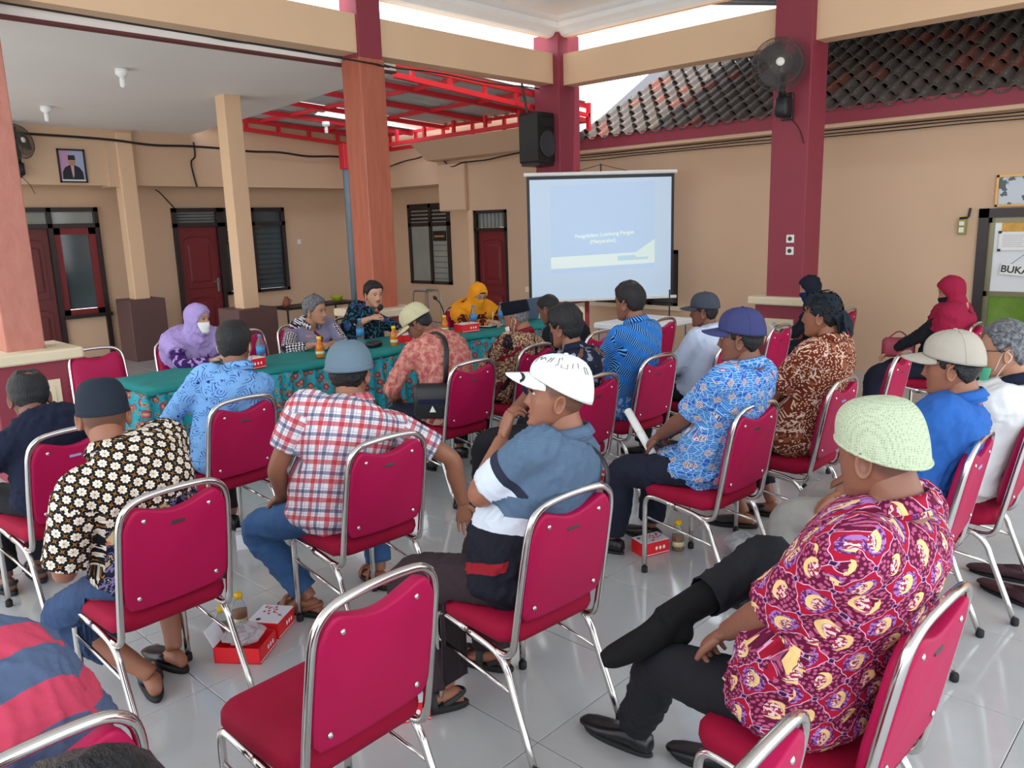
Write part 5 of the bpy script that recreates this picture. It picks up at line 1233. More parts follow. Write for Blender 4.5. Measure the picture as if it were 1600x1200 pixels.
    if S.get('eyes'):
        for s in (-1, 1):
            e = Sol().ell((s*.031, .0715, .003), (.0118, .0110, .0075), n=12, m=8); eo = hp_('eye', e.V(), e.f, MT['eyewhite'])
            e = Sol().ell((s*.031+S.get('gaze', 0), .0790, .002), (.0056, .0048, .0058), n=10, m=6); hp_('iris', e.V(), e.f, MT['iris'], eo)
            e = Sol().limb([(s*.016, .084, .008), (s*.031, .0875, .0125), (s*.046, .079, .007)], [(.0016, .0028)]*3, 6, 4); hp_('eyelid', e.V(), e.f, skin_mat(sk), eo)
    hat = S.get('hat')
    if hat:
        kind, mat = hat[0], hat[1]
        if kind == 'cap':
            tl = hat[2] if len(hat) > 2 else .12
            d = dome(.0885, .1085, .140, .026, -.010, 2.5, tilt=tl); c = hp_('cap', d.V(), d.f, mat)
            b = brim_solid(.0835, .104, .030, .085, -.010, 64, .022, -.16, tilt=tl); hp_('brim', b.V(), b.f, hat[3] if len(hat) > 3 else mat, c)
            e = Sol().ell((0, -.012, .141), (.008, .008, .004), n=10, m=6); hp_('top_button', e.V(), e.f, mat, c)
            n_ = Sol()
            for q in range(6):
                a0 = q*math.pi/3+.52; pts = []
                for sgm in np.linspace(.05, .97, 10): z_ = .026+.114*sgm; qq = (1-sgm**2.5)**(1/2.5); x_, y_ = .0890*qq*math.cos(a0), .1090*qq*math.sin(a0); pts.append((x_, -.010+y_, z_+tl*y_*(1-sgm)))
                n_.limb(pts, [.0012]*10, 5, 1)
            hp_('panel_seam', n_.V(), n_.f, mat, c)
        elif kind == 'peci':
            th = np.arange(40)*2*np.pi/40; R_ = []
            for rx, ry, z, tl in ((.078, .099, .030, .05), (.0845, .105, .030, .05), (.0845, .105, .05, .05), (.0825, .103, .115, .10), (.078, .099, .121, .10), (.06, .075, .115, .08), (.02, .02, .111, .05)): R_.append(np.stack([rx*np.cos(th), -.010+ry*np.sin(th), z+tl*(.10*np.sin(th))], 1))
            s_ = Sol().rings(R_); c = hp_('velvet_cap', s_.V(), s_.f, mat)
        elif kind == 'knit':
            d = dome(.0850, .1050, .128, .004, -.010, 3.0, 56, 18, tilt=hat[2] if len(hat) > 2 else .35); V = d.V(); c = hp_('knitted_cap', V, d.f, mat)
            th = np.arange(41)*2*np.pi/40; b = Sol(); tl = hat[2] if len(hat) > 2 else .35
            b.limb([(.0845*math.cos(a), -.010+.1045*math.sin(a), .006+tl*.1045*math.sin(a)) for a in th], [.0045]*41, 6, 1); hp_('band', b.V(), b.f, mat, c)
        elif kind == 'flat':
            d = dome(.098, .124, .140, .014, -.008, 2.5, tilt=.04); V = d.V(); V[:, 2] -= np.clip(V[:, 1], 0, 1)*.22*np.clip((V[:, 2]-.03)/.1, 0, 1); V[:, 1] += np.clip(V[:, 2]-.03, 0, 1)*.10; c = hp_('flat_cap', V, d.f, mat)
            b = brim_solid(.092, .118, .022, .045, -.008, 58, .02, -.30); hp_('brim', b.V(), b.f, mat, c)
            th = np.arange(41)*2*np.pi/40; b = Sol(); b.limb([(.099*math.cos(a), -.008+.125*math.sin(a), .022+.04*.115*math.sin(a)) for a in th], [(.003, .010)]*41, 6, 1, (0, 0, 1)); hp_('band', b.V(), b.f, mat, c)
        elif kind == 'cloth':
            d = Sol(); R_ = []
            q = dome(.0875, .1065, .130, .0, -.010, 2.4, tilt=.22); d.add(q.V(), q.f)
            d.ell((0, -.125, -.01), (.026, .022, .020)); d.limb([(0, -.115, .0), (.03, -.135, -.05), (.05, -.14, -.12)], [(.035, .008), (.04, .008), (.02, .005)], 10, 4); d.limb([(0, -.115, .0), (-.03, -.13, -.04), (-.045, -.145, -.10)], [(.03, .008), (.04, .008), (.015, .005)], 10, 4); d.limb([(0, -.09, .0), (0, -.105, -.06), (0, -.10, -.11)], [(.07, .012), (.065, .012), (.05, .010)], 12, 4)
            V, Fi = remesh(d, .007, 2); V = wrinkle(V, Fi, 9, .004, 40); hp_('headcloth', V, Fi, mat, None, False)
        elif kind == 'hijab':
            X, Y, Z = head_grid(56, 44); V = np.stack([X, Y, Z], -1).reshape(-1, 3); oval = (V[:, 0]/.060)**2+((V[:, 2]+.022)/.080)**2; face = (V[:, 1] > .02)*np.clip((1.15-oval)/.3, 0, 1)
            d = V-nv((0, -.008, 0)); d /= np.linalg.norm(d, axis=1, keepdims=True); V = V+d*(.019*(1-face)-.014*face)[:, None]; V = np.concatenate([V, [[0, .05, -.13]], [[0, -.014, .137]]]); n = 56; m = 44
            Fs = [(i*n+j, i*n+(j+1) % n, (i+1)*n+(j+1) % n, (i+1)*n+j) for i in range(m-1) for j in range(n)]; a, b = n*m, n*m+1; Fs += [(a, (j+1) % n, j) for j in range(n)]+[(b, (m-1)*n+j, (m-1)*n+(j+1) % n) for j in range(n)]
            hs = Sol().add(V*k@Rh.T+H, Fs)
            chest = S.get('drape', .75); th = np.arange(30)*2*np.pi/30; R_ = []
            for c, rx, ry, bl in ((H+Rh@nv((0, -.022, .03))*k, .076, .080, 0), (H+Rh@nv((0, -.026, -.05))*k, .094, .088, 0), (H+Rh@nv((0, -.008, -.115))*k, .106, .100, 0), (C7+fw*.016-tg*.02, .165, .122, 1), (spine(.92)+fw*.01, .248, .138, 1), (spine(.82)+fw*.012, .278, .160, 1), (spine(chest)+fw*.012, .272, .172, 1)):
                R_.append(nv(c)+np.outer(np.cos(th)*rx*k, la)+np.outer(np.sin(th)*ry*k, fw))
            cv = S.get('cover', .5)
            for s in (-1, 1): el = arms[s][0]; e = Sh[s]+(el-Sh[s])*cv; hs.limb([C7-tg*.03+la*s*.03, Sh[s]*.5+(C7-tg*.03)*.5, Sh[s]+la*s*.012, Sh[s]*.5+e*.5, e], [.085*k, .090*k, .090*k, .088*k, .082*k], 18, 4, fw)
            hs.rings(R_); V, Fi = remesh(hs, .012, 4); V = wrinkle(V, Fi, S.get('seed', 2)+7, .015, 42)
            me = np_mesh('hijab', V, Fi, mat); place('hijab', me, t)
            if len(hat) > 2: e = Sol().limb([(.055*math.cos(a), .072+.018*math.sin(a)**2-.03*math.cos(a)**2, .028+.030*math.sin(a)) for a in np.linspace(.25, math.pi-.25, 9)], [(.005, .008)]*9, 8, 3); hp_('underscarf', e.V(), e.f, hat[2])
    if S.get('mask'):
        mat, zt = S['mask'][0], S['mask'][1]; drop = S['mask'][2] if len(S['mask']) > 2 else 0
        n, m = 22, 12; P = []
        for i in range(m+1):
            z_ = -.122+(zt+.122)*i/m; w_ = np.interp(z_, HZ, HW); f_ = np.interp(z_, HZ, HF); b_ = np.interp(z_, HZ, HB)
            for j in range(n+1):
                a = math.radians(-66+132*j/n); x_ = w_*math.sin(a)*1.06; y_ = (f_+b_)/2+(f_-b_)/2*math.cos(a)**.86+.010+.016*math.exp(-(x_/.02)**2)*math.exp(-((z_+.04)/.03)**2); P.append((x_, y_, z_-drop))
        P = np.array(P); B = P-[0, .004, 0]; K = len(P); w_ = n+1; Fs = [(i*w_+j, i*w_+j+1, (i+1)*w_+j+1, (i+1)*w_+j) for i in range(m) for j in range(n)]; Fs += [tuple(x+K for x in f[::-1]) for f in Fs]
        edge = [j for j in range(n+1)]+[i*w_+n for i in range(1, m+1)]+[m*w_+j for j in range(n-1, -1, -1)]+[i*w_ for i in range(m-1, 0, -1)]; Fs += [(edge[i], edge[i]+K, edge[(i+1) % len(edge)]+K, edge[(i+1) % len(edge)]) for i in range(len(edge))]
        mo = hp_('face_mask', np.concatenate([P, B]), Fs, mat)
        if S.get('loops', True):
            for s in (-1, 1): e = Sol().limb([(s*.062, .035, zt-.01-drop), (s*.078, .0, .0), (s*.086, -.028, -.02), (s*.074, .0, -.06), (s*.056, .03, -.095-drop*.5)], [.0016]*5, 5, 4); hp_('ear_loop', e.V(), e.f, MT['paper'], mo)
    if S.get('glasses'):
        g = Sol()
        for s in (-1, 1):
            g.limb([(s*.032+.021*math.cos(a), .094-.006*abs(math.cos(a)), .002+.016*math.sin(a)) for a in np.linspace(0, 2*math.pi, 17)], [.0016]*17, 5, 1); g.limb([(s*.053, .088, .006), (s*.073, .05, .006), (s*.079, -.01, .004)], [.0017]*3, 5, 3)
        g.limb([(-.011, .094, .004), (0, .097, .006), (.011, .094, .004)], [.0016]*3, 5, 3); hp_('glasses', g.V(), g.f, MT['black'])
    return dict(t=t, H=H, Rh=Rh, C7=C7, Sh=Sh, arms=arms, spine=spine, la=la, fw=fw, tg=tg, legs=legs, k=k, hp=hp_, shirt=so_)
MT['pantsblack'] = cloth_mat('black_trousers', (30, 30, 36)); MT['pantsnavy'] = cloth_mat('navy_trousers', (28, 32, 48)); MT['pantsbrown'] = cloth_mat('dark_brown_trousers', (52, 40, 44)); MT['sock'] = cloth_mat('black_sock', (16, 16, 18))
MT['pantsgrey'] = cloth_mat('grey_trousers', (150, 146, 140))
M = Mat('blue_denim'); p = M.obj(); x, y, z = M.sep(p); M.bump(M.noise(p, 240, 2), .3, .002)
MT['denim'] = M.done(M.mix(M.noise(p, 8, 4, .6), rgb(28, 58, 98), rgb(58, 100, 150)), .85)
M = Mat('navy_denim'); p = M.obj(); M.bump(M.noise(p, 240, 2), .3, .002); MT['denimdark'] = M.done(M.mix(M.noise(p, 8, 4, .6), rgb(28, 46, 78), rgb(50, 76, 116)), .85)
# ================================================================== shirt cloths
def cloth(name): M = Mat(name); u, v, _ = M.sep(M.uv()); M.bump(M.noise(M.obj(), 30, 4, .6), .35, .006); return M, u, v, M.comb(u, v)
def band(M, x, a, b): return M.gt(x, a)*M.lt(x, b)
def fin(M, c, r=.85): return M.done(c, r, 0, .2)
def grid(M, u, v, s, stag=True, sy=None):
    """cell coordinates -.5..+.5 of a (staggered) lattice"""
    b = v/(sy or s); row = b.floor(); a = u/s
    if stag: a = a+row*.5
    return a.fract()-.5, b.fract()-.5
# red, white and navy check
M, u, v, w_ = cloth('red_check_cloth'); U, Vv = (u/.082).fract(), (v/.082).fract(); c = rgb(226, 222, 226)
for X in (U, Vv):
    c = M.mix(band(M, X, .02, .26)*.74, c, rgb(186, 16, 44)); c = M.mix(band(M, X, .48, .66)*.66, c, rgb(48, 56, 104)); c = M.mix(band(M, X, .34, .38)*.4, c, rgb(200, 90, 110)); c = M.mix(band(M, X, .76, .80)*.4, c, rgb(100, 100, 150))
C_check = fin(M, c)
# black, white and gold flowers with a dark floral hem
M, u, v, w_ = cloth('gold_flower_batik')
q, r_ = (u+v)*.7071, (v-u)*.7071; s = .041; a, b = (q/s).fract()-.5, (r_/s).fract()-.5; rr = (a*a+b*b).sqrt(); an = M.math('ARCTAN2', a, b)
pet = (an*8.0).sin()*.045+.36; c = M.mix(M.lt(rr, pet), rgb(22, 20, 26), rgb(232, 222, 204)); c = M.mix(M.lt(rr, pet-.06)*M.lt((an*8.0).sin(), -.8), c, rgb(120, 100, 90)); c = M.mix(M.lt(rr, .08), c, rgb(170, 130, 90))
aa, bb = .5-a.abs(), .5-b.abs(); dm = (aa*aa+bb*bb).sqrt(); c = M.mix(M.lt((aa*bb*12.0).sqrt()+dm*.5, .26), c, rgb(190, 132, 44)); c = M.mix(M.lt(dm, .06), c, rgb(40, 30, 30))
n1 = M.noise(w_, 26, 3); n2 = M.noise(M.comb(u+3.1, v), 13, 3); lo = M.mix(M.gt(n1, .56), rgb(24, 24, 44), rgb(196, 172, 124)); lo = M.mix(M.gt(n2, .62), lo, rgb(150, 118, 170)); lo = M.mix(M.gt(M.noise(M.comb(u, v+2.7), 9, 2), .66), lo, rgb(206, 110, 100)); lo = M.mix(band(M, n1, .47, .51), lo, rgb(120, 110, 150))
C_flower = fin(M, M.mix(M.lt(v+M.noise(w_, 8, 2)*.06, .29), c, lo))
# light blue with navy scrolls
M, u, v, w_ = cloth('light_blue_batik'); wv = M.warp(w_, 9, .05); ring = ((M.vor(wv, 12.5)*34.0).sin()); nz = M.noise(w_, 16, 3)
c = M.mix(M.noise(w_, 4, 2), rgb(112, 164, 222), rgb(136, 186, 238)); c = M.mix(M.gt(ring, .72)*M.gt(nz, .50), c, rgb(38, 66, 138)); c = M.mix(M.gt(M.noise(wv, 34, 2), .66)*M.gt(M.noise(w_, 7, 2), .5), c, rgb(30, 54, 124))
C_lblue = fin(M, c)
# bright blue with white line work and red and black lozenges
M, u, v, w_ = cloth('bright_blue_batik'); a, b = grid(M, u, v, .085, True, .075); d = a.abs()+b.abs()*.9; wv = M.warp(w_, 20, .03)
c = M.mix(M.gt((v*620.0).sin(), .2), rgb(46, 112, 186), rgb(110, 170, 224)); c = M.mix(M.gt(M.noise(wv, 22, 2), .58), c, rgb(36, 96, 190)); c = M.mix(band(M, M.vor(wv, 40, 'DISTANCE_TO_EDGE'), 0, .05)*.8, c, rgb(196, 212, 232)); c = M.mix(M.lt(d, .24), c, rgb(224, 222, 226)); c = M.mix(M.lt(((a*38.0).sin()*(b*38.0).sin()).abs(), .34)*M.lt(d, .21), c, rgb(30, 26, 52)); c = M.mix(M.lt(d, .05)+band(M, d, .24, .27)*.7, c, rgb(190, 60, 62))
C_bblue = fin(M, c)
# cobalt with diagonal feathered stripes
M, u, v, w_ = cloth('cobalt_striped_batik'); wv = M.warp(w_, 6, .05); x, y, _ = M.sep(wv); dg = ((x*.7+y)/.115).fract(); st = ((x*.9-y*.55)*420.0).sin()
c = M.mix(M.noise(w_, 10, 3), rgb(22, 88, 178), rgb(60, 140, 220)); c = M.mix(M.gt(dg, .36)*M.gt(st, .1), c, rgb(14, 36, 84)); c = M.mix(M.gt(dg, .36)*M.lt(st, -.55), c, rgb(112, 178, 236)); c = M.mix(M.lt(v, .13)*M.gt(M.noise(w_, 40, 2), .52), c, rgb(150, 186, 236))
C_cobalt = fin(M, c)
# dusty pink
M, u, v, w_ = cloth('pink_batik'); wv = M.warp(w_, 14, .06); n1 = M.noise(wv, 26, 4, .65); c = M.mix(M.ss(n1, .35, .66), rgb(160, 66, 70), rgb(212, 164, 142)); c = M.mix(M.gt((M.vor(wv, 30)*30.0).sin(), .6), c, rgb(176, 92, 92)); c = M.mix(M.lt(v, .10)*M.gt(n1, .5), c, rgb(216, 186, 160))
C_pink = fin(M, c)
# lilac grey with black and white bands
M, u, v, w_ = cloth('lilac_grey_batik'); wv = M.warp(w_, 16, .03); x, y, _ = M.sep(wv); zz = ((x*240.0).sin()+(y*240.0).sin()); f = ((v)/.23).fract(); c = M.mix(M.noise(w_, 5, 2), rgb(118, 112, 138), rgb(140, 134, 158)); m = M.gt((u*9.0+.7).sin(), .45)+M.gt(v, 2.08)
c = M.mix(M.gt(m, .5), c, M.mix(M.gt(zz, .1), rgb(36, 32, 44), rgb(214, 208, 212))); c = M.mix(band(M, (u*9.0+.7).sin(), .2, .45)*M.lt(v, 1.5), c, rgb(120, 24, 50))
C_lilac = fin(M, c)
# dark navy, teal and white
M, u, v, w_ = cloth('dark_teal_batik'); wv = M.warp(w_, 9, .08); n1 = M.noise(wv, 11, 3); n2 = M.noise(wv, 38, 3); c = M.mix(M.gt(n2, .54)*M.gt(n1, .46), rgb(16, 20, 34), rgb(36, 110, 124)); c = M.mix(M.gt(n2, .57)*M.lt(n1, .42), c, rgb(176, 160, 172)); c = M.mix(M.lt(M.vor(wv, 9), .2), c, rgb(62, 74, 130)); c = M.mix(band(M, M.vor(wv, 9), .09, .12), c, rgb(30, 30, 56))
C_teal = fin(M, c)
# brown cream with maroon and black panels
M, u, v, w_ = cloth('brown_panel_batik'); wv = M.warp(w_, 12, .04); n1 = M.noise(wv, 60, 3, .7); c = M.mix(M.gt(n1, .52), rgb(104, 66, 56), rgb(196, 168, 130)); n2 = M.noise(M.comb(u*1.0, v*.45), 9, 2); c = M.mix(M.gt(n2, .57), c, M.mix(M.gt(n1, .62), rgb(34, 22, 30), rgb(160, 130, 110))); c = M.mix(M.gt(M.noise(M.comb(u+5.0, v), 10, 2), .62)+M.gt(v, .53)*M.lt(v, 1), c, rgb(120, 26, 42))
C_panel = fin(M, c)
# navy, grey leaf and brown
M, u, v, w_ = cloth('navy_leaf_batik'); wv = M.warp(w_, 12, .06); n1 = M.noise(wv, 15, 3); c = M.mix(M.gt(n1, .57), rgb(26, 30, 50), rgb(150, 156, 172)); c = M.mix(M.gt(M.noise(M.comb(u+2.0, v), 9, 2), .60), c, rgb(128, 86, 66)); c = M.mix(M.gt((M.vor(wv, 22)*40.0).sin(), .8), c, rgb(30, 36, 60))
C_navyleaf = fin(M, c)
# rust with pale speckles and scrolls
M, u, v, w_ = cloth('rust_batik'); wv = M.warp(w_, 16, .05); n1 = M.noise(w_, 10, 3); c = M.mix(n1, rgb(84, 26, 18), rgb(128, 56, 36)); c = M.mix(M.lt(M.vor(w_, 62), .24), c, rgb(226, 190, 158)); c = M.mix(M.gt(M.noise(wv, 13, 2), .60), c, rgb(146, 84, 58)); c = M.mix(band(M, M.noise(wv, 15, 1), .475, .505)*M.gt(n1, .48), c, rgb(224, 196, 180))
C_rust = fin(M, c)
# maroon with pink dots, red lozenges and pale yellow crescents
M, u, v, w_ = cloth('maroon_paisley_batik'); s = .114
c = M.mix(M.lt(M.vor(w_, 95, rnd=.7), .34), rgb(96, 18, 52), rgb(176, 84, 122))
def paisley(c, a, b, lz):
    d = a.abs()+b.abs()
    if lz:
        wob = (M.math('ARCTAN2', a, b)*8.0).sin()*.02; c = M.mix(M.lt(d+wob, .475), c, rgb(164, 20, 50)); c = M.mix(band(M, d+wob, .455, .478), c, rgb(226, 170, 200)); c = M.mix(M.lt((a*a+b*b).sqrt()+M.noise(w_, 60, 2)*.10, .325), c, M.mix(M.gt(M.noise(w_, 120, 2), .5), rgb(160, 110, 176), rgb(96, 34, 92)))
    r1 = ((a+.01)*(a+.01)*1.5+b*b).sqrt(); r2 = ((a+.085)*(a+.085)*1.3+(b+.02)*(b+.02)).sqrt(); cr = M.lt(r1, .215)*M.gt(r2, .175)*M.gt(a, -.13)
    c = M.mix(M.lt(r1, .17)*M.lt(r2, .17), c, M.mix(M.gt(M.noise(w_, 150, 2), .5), rgb(150, 40, 70), rgb(226, 196, 190))); return M.mix(cr, c, rgb(232, 196, 132))
a, b = grid(M, u, v, s, True, s*.5)
a1, b1 = grid(M, u, v, s, False, s); a2, b2 = grid(M, u+s*.5, v+s*.5, s, False, s)
c = paisley(c, a1, b1, True); inn = M.gt(a1.abs()+b1.abs(), .5)
C_pais = None
c2 = paisley(M.mix(M.lt(M.vor(w_, 95, rnd=.7), .34), rgb(96, 18, 52), rgb(176, 84, 122)), a2, b2, False); c = M.mix(inn, c, c2); sq = (.5-a1.abs()).max((b1).abs()); sq2 = (.5-b1.abs()).max((a1).abs()); c = M.mix(M.lt(sq.min(sq2), .055), c, rgb(170, 150, 200)); c = M.mix(M.lt(sq.min(sq2), .04), c, rgb(70, 16, 50))
C_pais = fin(M, c)
# wide polo stripes
M, u, v, w_ = cloth('striped_polo_jersey'); f = (v/.165+.25).fract(); C_stripe = fin(M, M.mix(M.lt(f, .5), rgb(84, 100, 130), rgb(198, 70, 96)))
# slate polo with white band and dark lower part
M, u, v, w_ = cloth('slate_polo_jersey'); vt = v+u.abs()*.0; slate = M.mix(M.noise(w_, 30, 3), rgb(76, 98, 122), rgb(94, 116, 140)); slate = M.mix(M.gt((v*700.0).sin(), .9)*.4, slate, rgb(66, 86, 112))
to = M.mix(band(M, v, .27, .335), slate, rgb(206, 214, 224)); to = M.mix(M.lt(v, .27), to, rgb(28, 30, 40)); to = M.mix(band(M, v+u.abs()*.35+M.noise(w_, 6, 2)*.05, .235, .275)*M.gt(u.abs(), .22), to, rgb(150, 32, 44))
sl = M.mix(M.gt(v, 2.135), slate, rgb(205, 214, 226)); sl = M.mix(band(M, v, 2.10, 2.135), sl, rgb(40, 46, 62)); sl = M.mix(band(M, v, 2.0, 2.006), sl, rgb(206, 50, 70)); C_polo = fin(M, M.mix(M.gt(v, 1.2), to, sl))
M, u, v, w_ = cloth('purple_batik'); n1 = M.noise(M.warp(w_, 14, .05), 22, 3); C_purple = fin(M, M.mix(M.gt(n1, .58), rgb(58, 26, 92), rgb(170, 140, 190)))
M, u, v, w_ = cloth('orange_brown_batik'); n1 = M.noise(M.warp(w_, 14, .05), 24, 3); C_orange = fin(M, M.mix(M.gt(n1, .54), rgb(60, 22, 20), rgb(206, 110, 40)))
M, u, v, w_ = cloth('navy_striped_collar'); C_ncol = fin(M, M.mix(band(M, v, .666, .682), M.mix(band(M, v, .655, .666), rgb(24, 30, 52), rgb(186, 40, 70)), rgb(226, 224, 230)))
C_navy = cloth_mat('navy_polo', (24, 30, 52)); C_black = cloth_mat('black_cloth', (22, 24, 32)); C_white = cloth_mat('pale_blue_shirt', (196, 208, 228), .06); C_white2 = cloth_mat('white_shirt', (228, 228, 228), .05); C_blue = cloth_mat('plain_blue_shirt', (44, 98, 176), .12)
H_lilac = cloth_mat('lilac_hijab', (172, 150, 206), .06); H_yellow = cloth_mat('yellow_hijab', (230, 150, 28), .06); H_navy = cloth_mat('black_navy_hijab', (24, 28, 44)); H_maroon = cloth_mat('maroon_hijab', (146, 24, 58), .08)
K_dark = cloth_mat('dark_cap', (34, 42, 54)); K_flat = cloth_mat('grey_blue_wool', (104, 124, 138), .10); K_beige = cloth_mat('khaki_cap', (188, 180, 146), .06); K_char = cloth_mat('charcoal_cap', (66, 72, 84)); K_navy = cloth_mat('navy_cap', (60, 64, 110)); K_white = cloth_mat('white_cap', (236, 240, 238), .03); K_stone = cloth_mat('stone_cap', (176, 168, 156), .06); K_head = cloth_mat('black_headcloth', (24, 34, 44)); K_velvet = cloth_mat('black_velvet', (14, 16, 26), .1, .95)
M = Mat('pale_green_knit'); p = M.obj(); hol = M.vor(p, 190, dims='3D', rnd=.25); M.bump(hol, .8, .004); C_knit = M.done(M.mix(M.lt(hol, .24), rgb(186, 198, 168), rgb(140, 152, 124)), .9)
SK = dict(a=(150, 98, 74), b=(124, 80, 62), c=(184, 134, 106), d=(136, 90, 70), e=(190, 146, 122))
# ================================================================== the people
SPEC = {}
def P(n, label, x, y, rot=0, **S): SPEC[n] = person(label, (x, y), R(rot), S); return SPEC[n]
P('P23', 'man in pale green knitted cap and maroon paisley batik with crossed legs', 1.83, .73, -3, near=True, seed=11, head=(.02, -.12, 1.215), hrot=(-12, 8, 0), fat=1.16, belly=.025, sw=.20, skin=SK['d'], shirt=C_pais, hair=None, stub=.75, hat=('knit', C_knit, .32), bow=-.10, slw=1.22, sleeve=.98, hem=.012, twist=4, shoe='shoe', wr=.012,
  armL=dict(w=(-.06, .27, .615), hint=(-1, -.1, -.5), curl=.7, pn=(.3, .3, -1)), armR=dict(w=(.20, .24, .62)), pelvis=(0, .0, .56), legk=1.08, legL=dict(a=(.12, .66, .085), hint=(-.3, .2, 1), yaw=4), legR=dict(a=(-.02, .44, .60), hint=(1, .35, .35), shoe='sock', cuff=.36, yaw=50, pitch=-14))
P('P17', 'man in white cap and slate polo raising a hand to his mouth', 1.89, 1.82, -4, near=True, seed=5, head=(.075, -.15, 1.19), hrot=(40, -8, 4), fat=1.08, belly=.04, skin=SK['a'], shirt=C_polo, stub=.8, hat=('cap', K_white, .36), eyes=True, sleeve=.80, slw=1.15, bow=-.09, pants=MT['pantsbrown'], lw=1.2, flare=1.2, cuff=.03, shoe='sandal', cr=1.05, twist=14,
  armL=dict(w=(.015, .06, 1.02), hint=(-.75, .35, -1), d=(.35, -.1, 1), pn=(1, -.4, -.2), curl=.75, thumb=.9), armR=dict(w=(.16, .22, .60)), legL=dict(a=(-.17, .20, .085), hint=(-.25, 1, .6), yaw=58), legR=dict(a=(.13, .27, .085), yaw=20))
P('P5', 'man in grey flat cap and red checked shirt with arm over chair', 1.96, 2.84, -4, near=True, seed=8, head=(.0, -.0, 1.145), hrot=(-48, 4, 0), fat=1.14, belly=.03, sw=.20, skin=SK['a'], shirt=C_check, hair='short', hat=('flat', K_flat), pelvis=(-.10, .0, .555), twist=-14, bow=-.09, hem=.03, pants=MT['denim'], shoe='sandal', shoemat=plain('tan_leather', (140, 82, 58), .5), sleeve=.72, slw=1.15,
  armR=dict(w=(.40, -.24, .50), hint=(.6, -.6, .1), d=(.12, .1, -1), pn=(-.3, -.8, -.2), curl=.25, spread=.16), armL=dict(w=(-.26, .22, .60), hint=(-1, -.5, -.3)), legL=dict(a=(-.17, .20, .085), hint=(-.45, .8, .6), yaw=20), legR=dict(a=(.22, .22, .085), hint=(.6, .8, .6)))
P('P3', 'man in dark round cap and gold flower batik shirt', 1.06, 2.90, 0, near=True, seed=21, head=(-.075, .045, 1.135), hrot=(-17, 10, 0), fat=1.06, skin=SK['a'], shirt=C_flower, stub=.75, hat=('knit', K_dark, .10), bow=-.10, hem=.06, sw=.185, pants=MT['denimdark'], cuff=.42, shoe='slipper', sleeve=.92, slw=1.22,
  armL=dict(w=(-.20, .20, .58), hint=(-.5, -.5, -.8)), armR=dict(w=(.12, .30, .60)), legL=dict(a=(-.02, .06, .085), hint=(-.8, 1, .5), yaw=-14), legR=dict(a=(.12, .18, .085), hint=(.3, 1, .5), yaw=10))
P('P4', 'man with dark hair in light blue batik at the table', 1.95, 4.07, 2, seed=4, head=(.075, -.09, 1.165), hrot=(-42, 2, 0), fat=1.05, skin=SK['d'], shirt=C_lblue, hair='short', sleeve=1.9, pants=MT['pantsblack'], bow=-.08, hem=.04, armL=dict(w=(-.22, .30, .66), hint=(-1, -.3, -.5)), armR=dict(w=(.2, .3, .66)), legR=dict(a=(.17, .30, .085)), mask=(MT['paper'], -.02))
P('P2', 'balding man in plain navy polo at the left edge', 1.11, 4.09, 3, seed=14, head=(-.03, .06, 1.025), hrot=(-14, 22, 0), fat=1.04, skin=SK['b'], shirt=C_navy, collar_mat=C_ncol, hair='short', bald=((.01, -.055, .095), .034), hair_t=.010, bow=-.12, shoe='sandal', sleeve=.72, armL=dict(w=(-.24, .30, .58), hint=(-1, -.1, -.5)), legL=dict(a=(-.16, .36, .085)), legR=dict(a=(.0, .40, .085)))
P('P1', 'man in red and blue striped polo bending forward at lower left', .31, 1.72, 3, near=True, seed=31, head=(-.10, .34, .965), hrot=(20, 45, 0), fat=1.08, skin=SK['b'], shirt=C_stripe, hair='short', bow=-.04, sw=.20, sleeve=.9, slw=1.15, shrug={1: -.03}, armL=dict(w=(-.2, .45, .52)), armR=dict(w=(.14, .40, .50), hint=(.5, -.3, -1)))
P('P0', 'dark haired man whose head top rises at the lower left corner', .18, .82, 0, seed=33, k=.96, head=(.02, -.02, 1.115), hrot=(0, 5, 0), skin=SK['d'], shirt=C_black, hair='short', hair_t=.014)
P('P6', 'man in khaki cap and dusty pink batik bowing his head', 3.41, 3.87, -2, seed=6, head=(-.02, .23, 1.115), hrot=(34, 38, 0), fat=1.1, skin=SK['b'], shirt=C_pink, hair='short', hat=('cap', K_beige, .12), bow=-.06, hem=.05, pants=MT['pantsnavy'], sleeve=1.7, armL=dict(w=(-.16, .33, .62), hint=(-1, -.3, -.5)), armR=dict(w=(.16, .36, .62)), legL=dict(a=(-.12, .45, .085)), legR=dict(a=(.2, .46, .085)))
P('P11', 'man in black velvet cap and brown panelled batik', 4.12, 3.98, 2, seed=9, head=(.02, -.08, 1.09), hrot=(18, 14, 0), k=.97, skin=SK['a'], shirt=C_panel, hair='short', hairmat=MT['hairgrey'], hair_t=.005, hat=('peci', K_velvet), bow=-.10, mask=(MT['paper'], -.02, .03), sleeve=1.8, cr=1.0)
P('P12', 'man in black jacket with cropped hair before the screen', 4.91, 4.01, 0, seed=12, head=(-.04, .21, 1.065), hrot=(10, 22, 0), skin=SK['b'], shirt=C_black, hair='short', hair_t=.004, bald=((0, .0, .11), .04), bow=-.05, sleeve=1.9)
P('P13', 'man with thick black hair in navy leaf batik', 3.47, 2.94, 0, seed=13, head=(.0, -.05, 1.165), hrot=(4, 6, 0), fat=1.05, skin=SK['d'], shirt=C_navyleaf, hair='short', hair_t=.017, bow=-.09, sleeve=.8, slw=1.1, pants=MT['pantsblack'], legL=dict(a=(-.26, .42, .085), hint=(-.6, .6, 1)), legR=dict(a=(.10, .40, .085)), armL=dict(w=(-.2, .26, .60)), mask=(cloth_mat('dark_mask', (34, 36, 50)), -.02), loops=False)
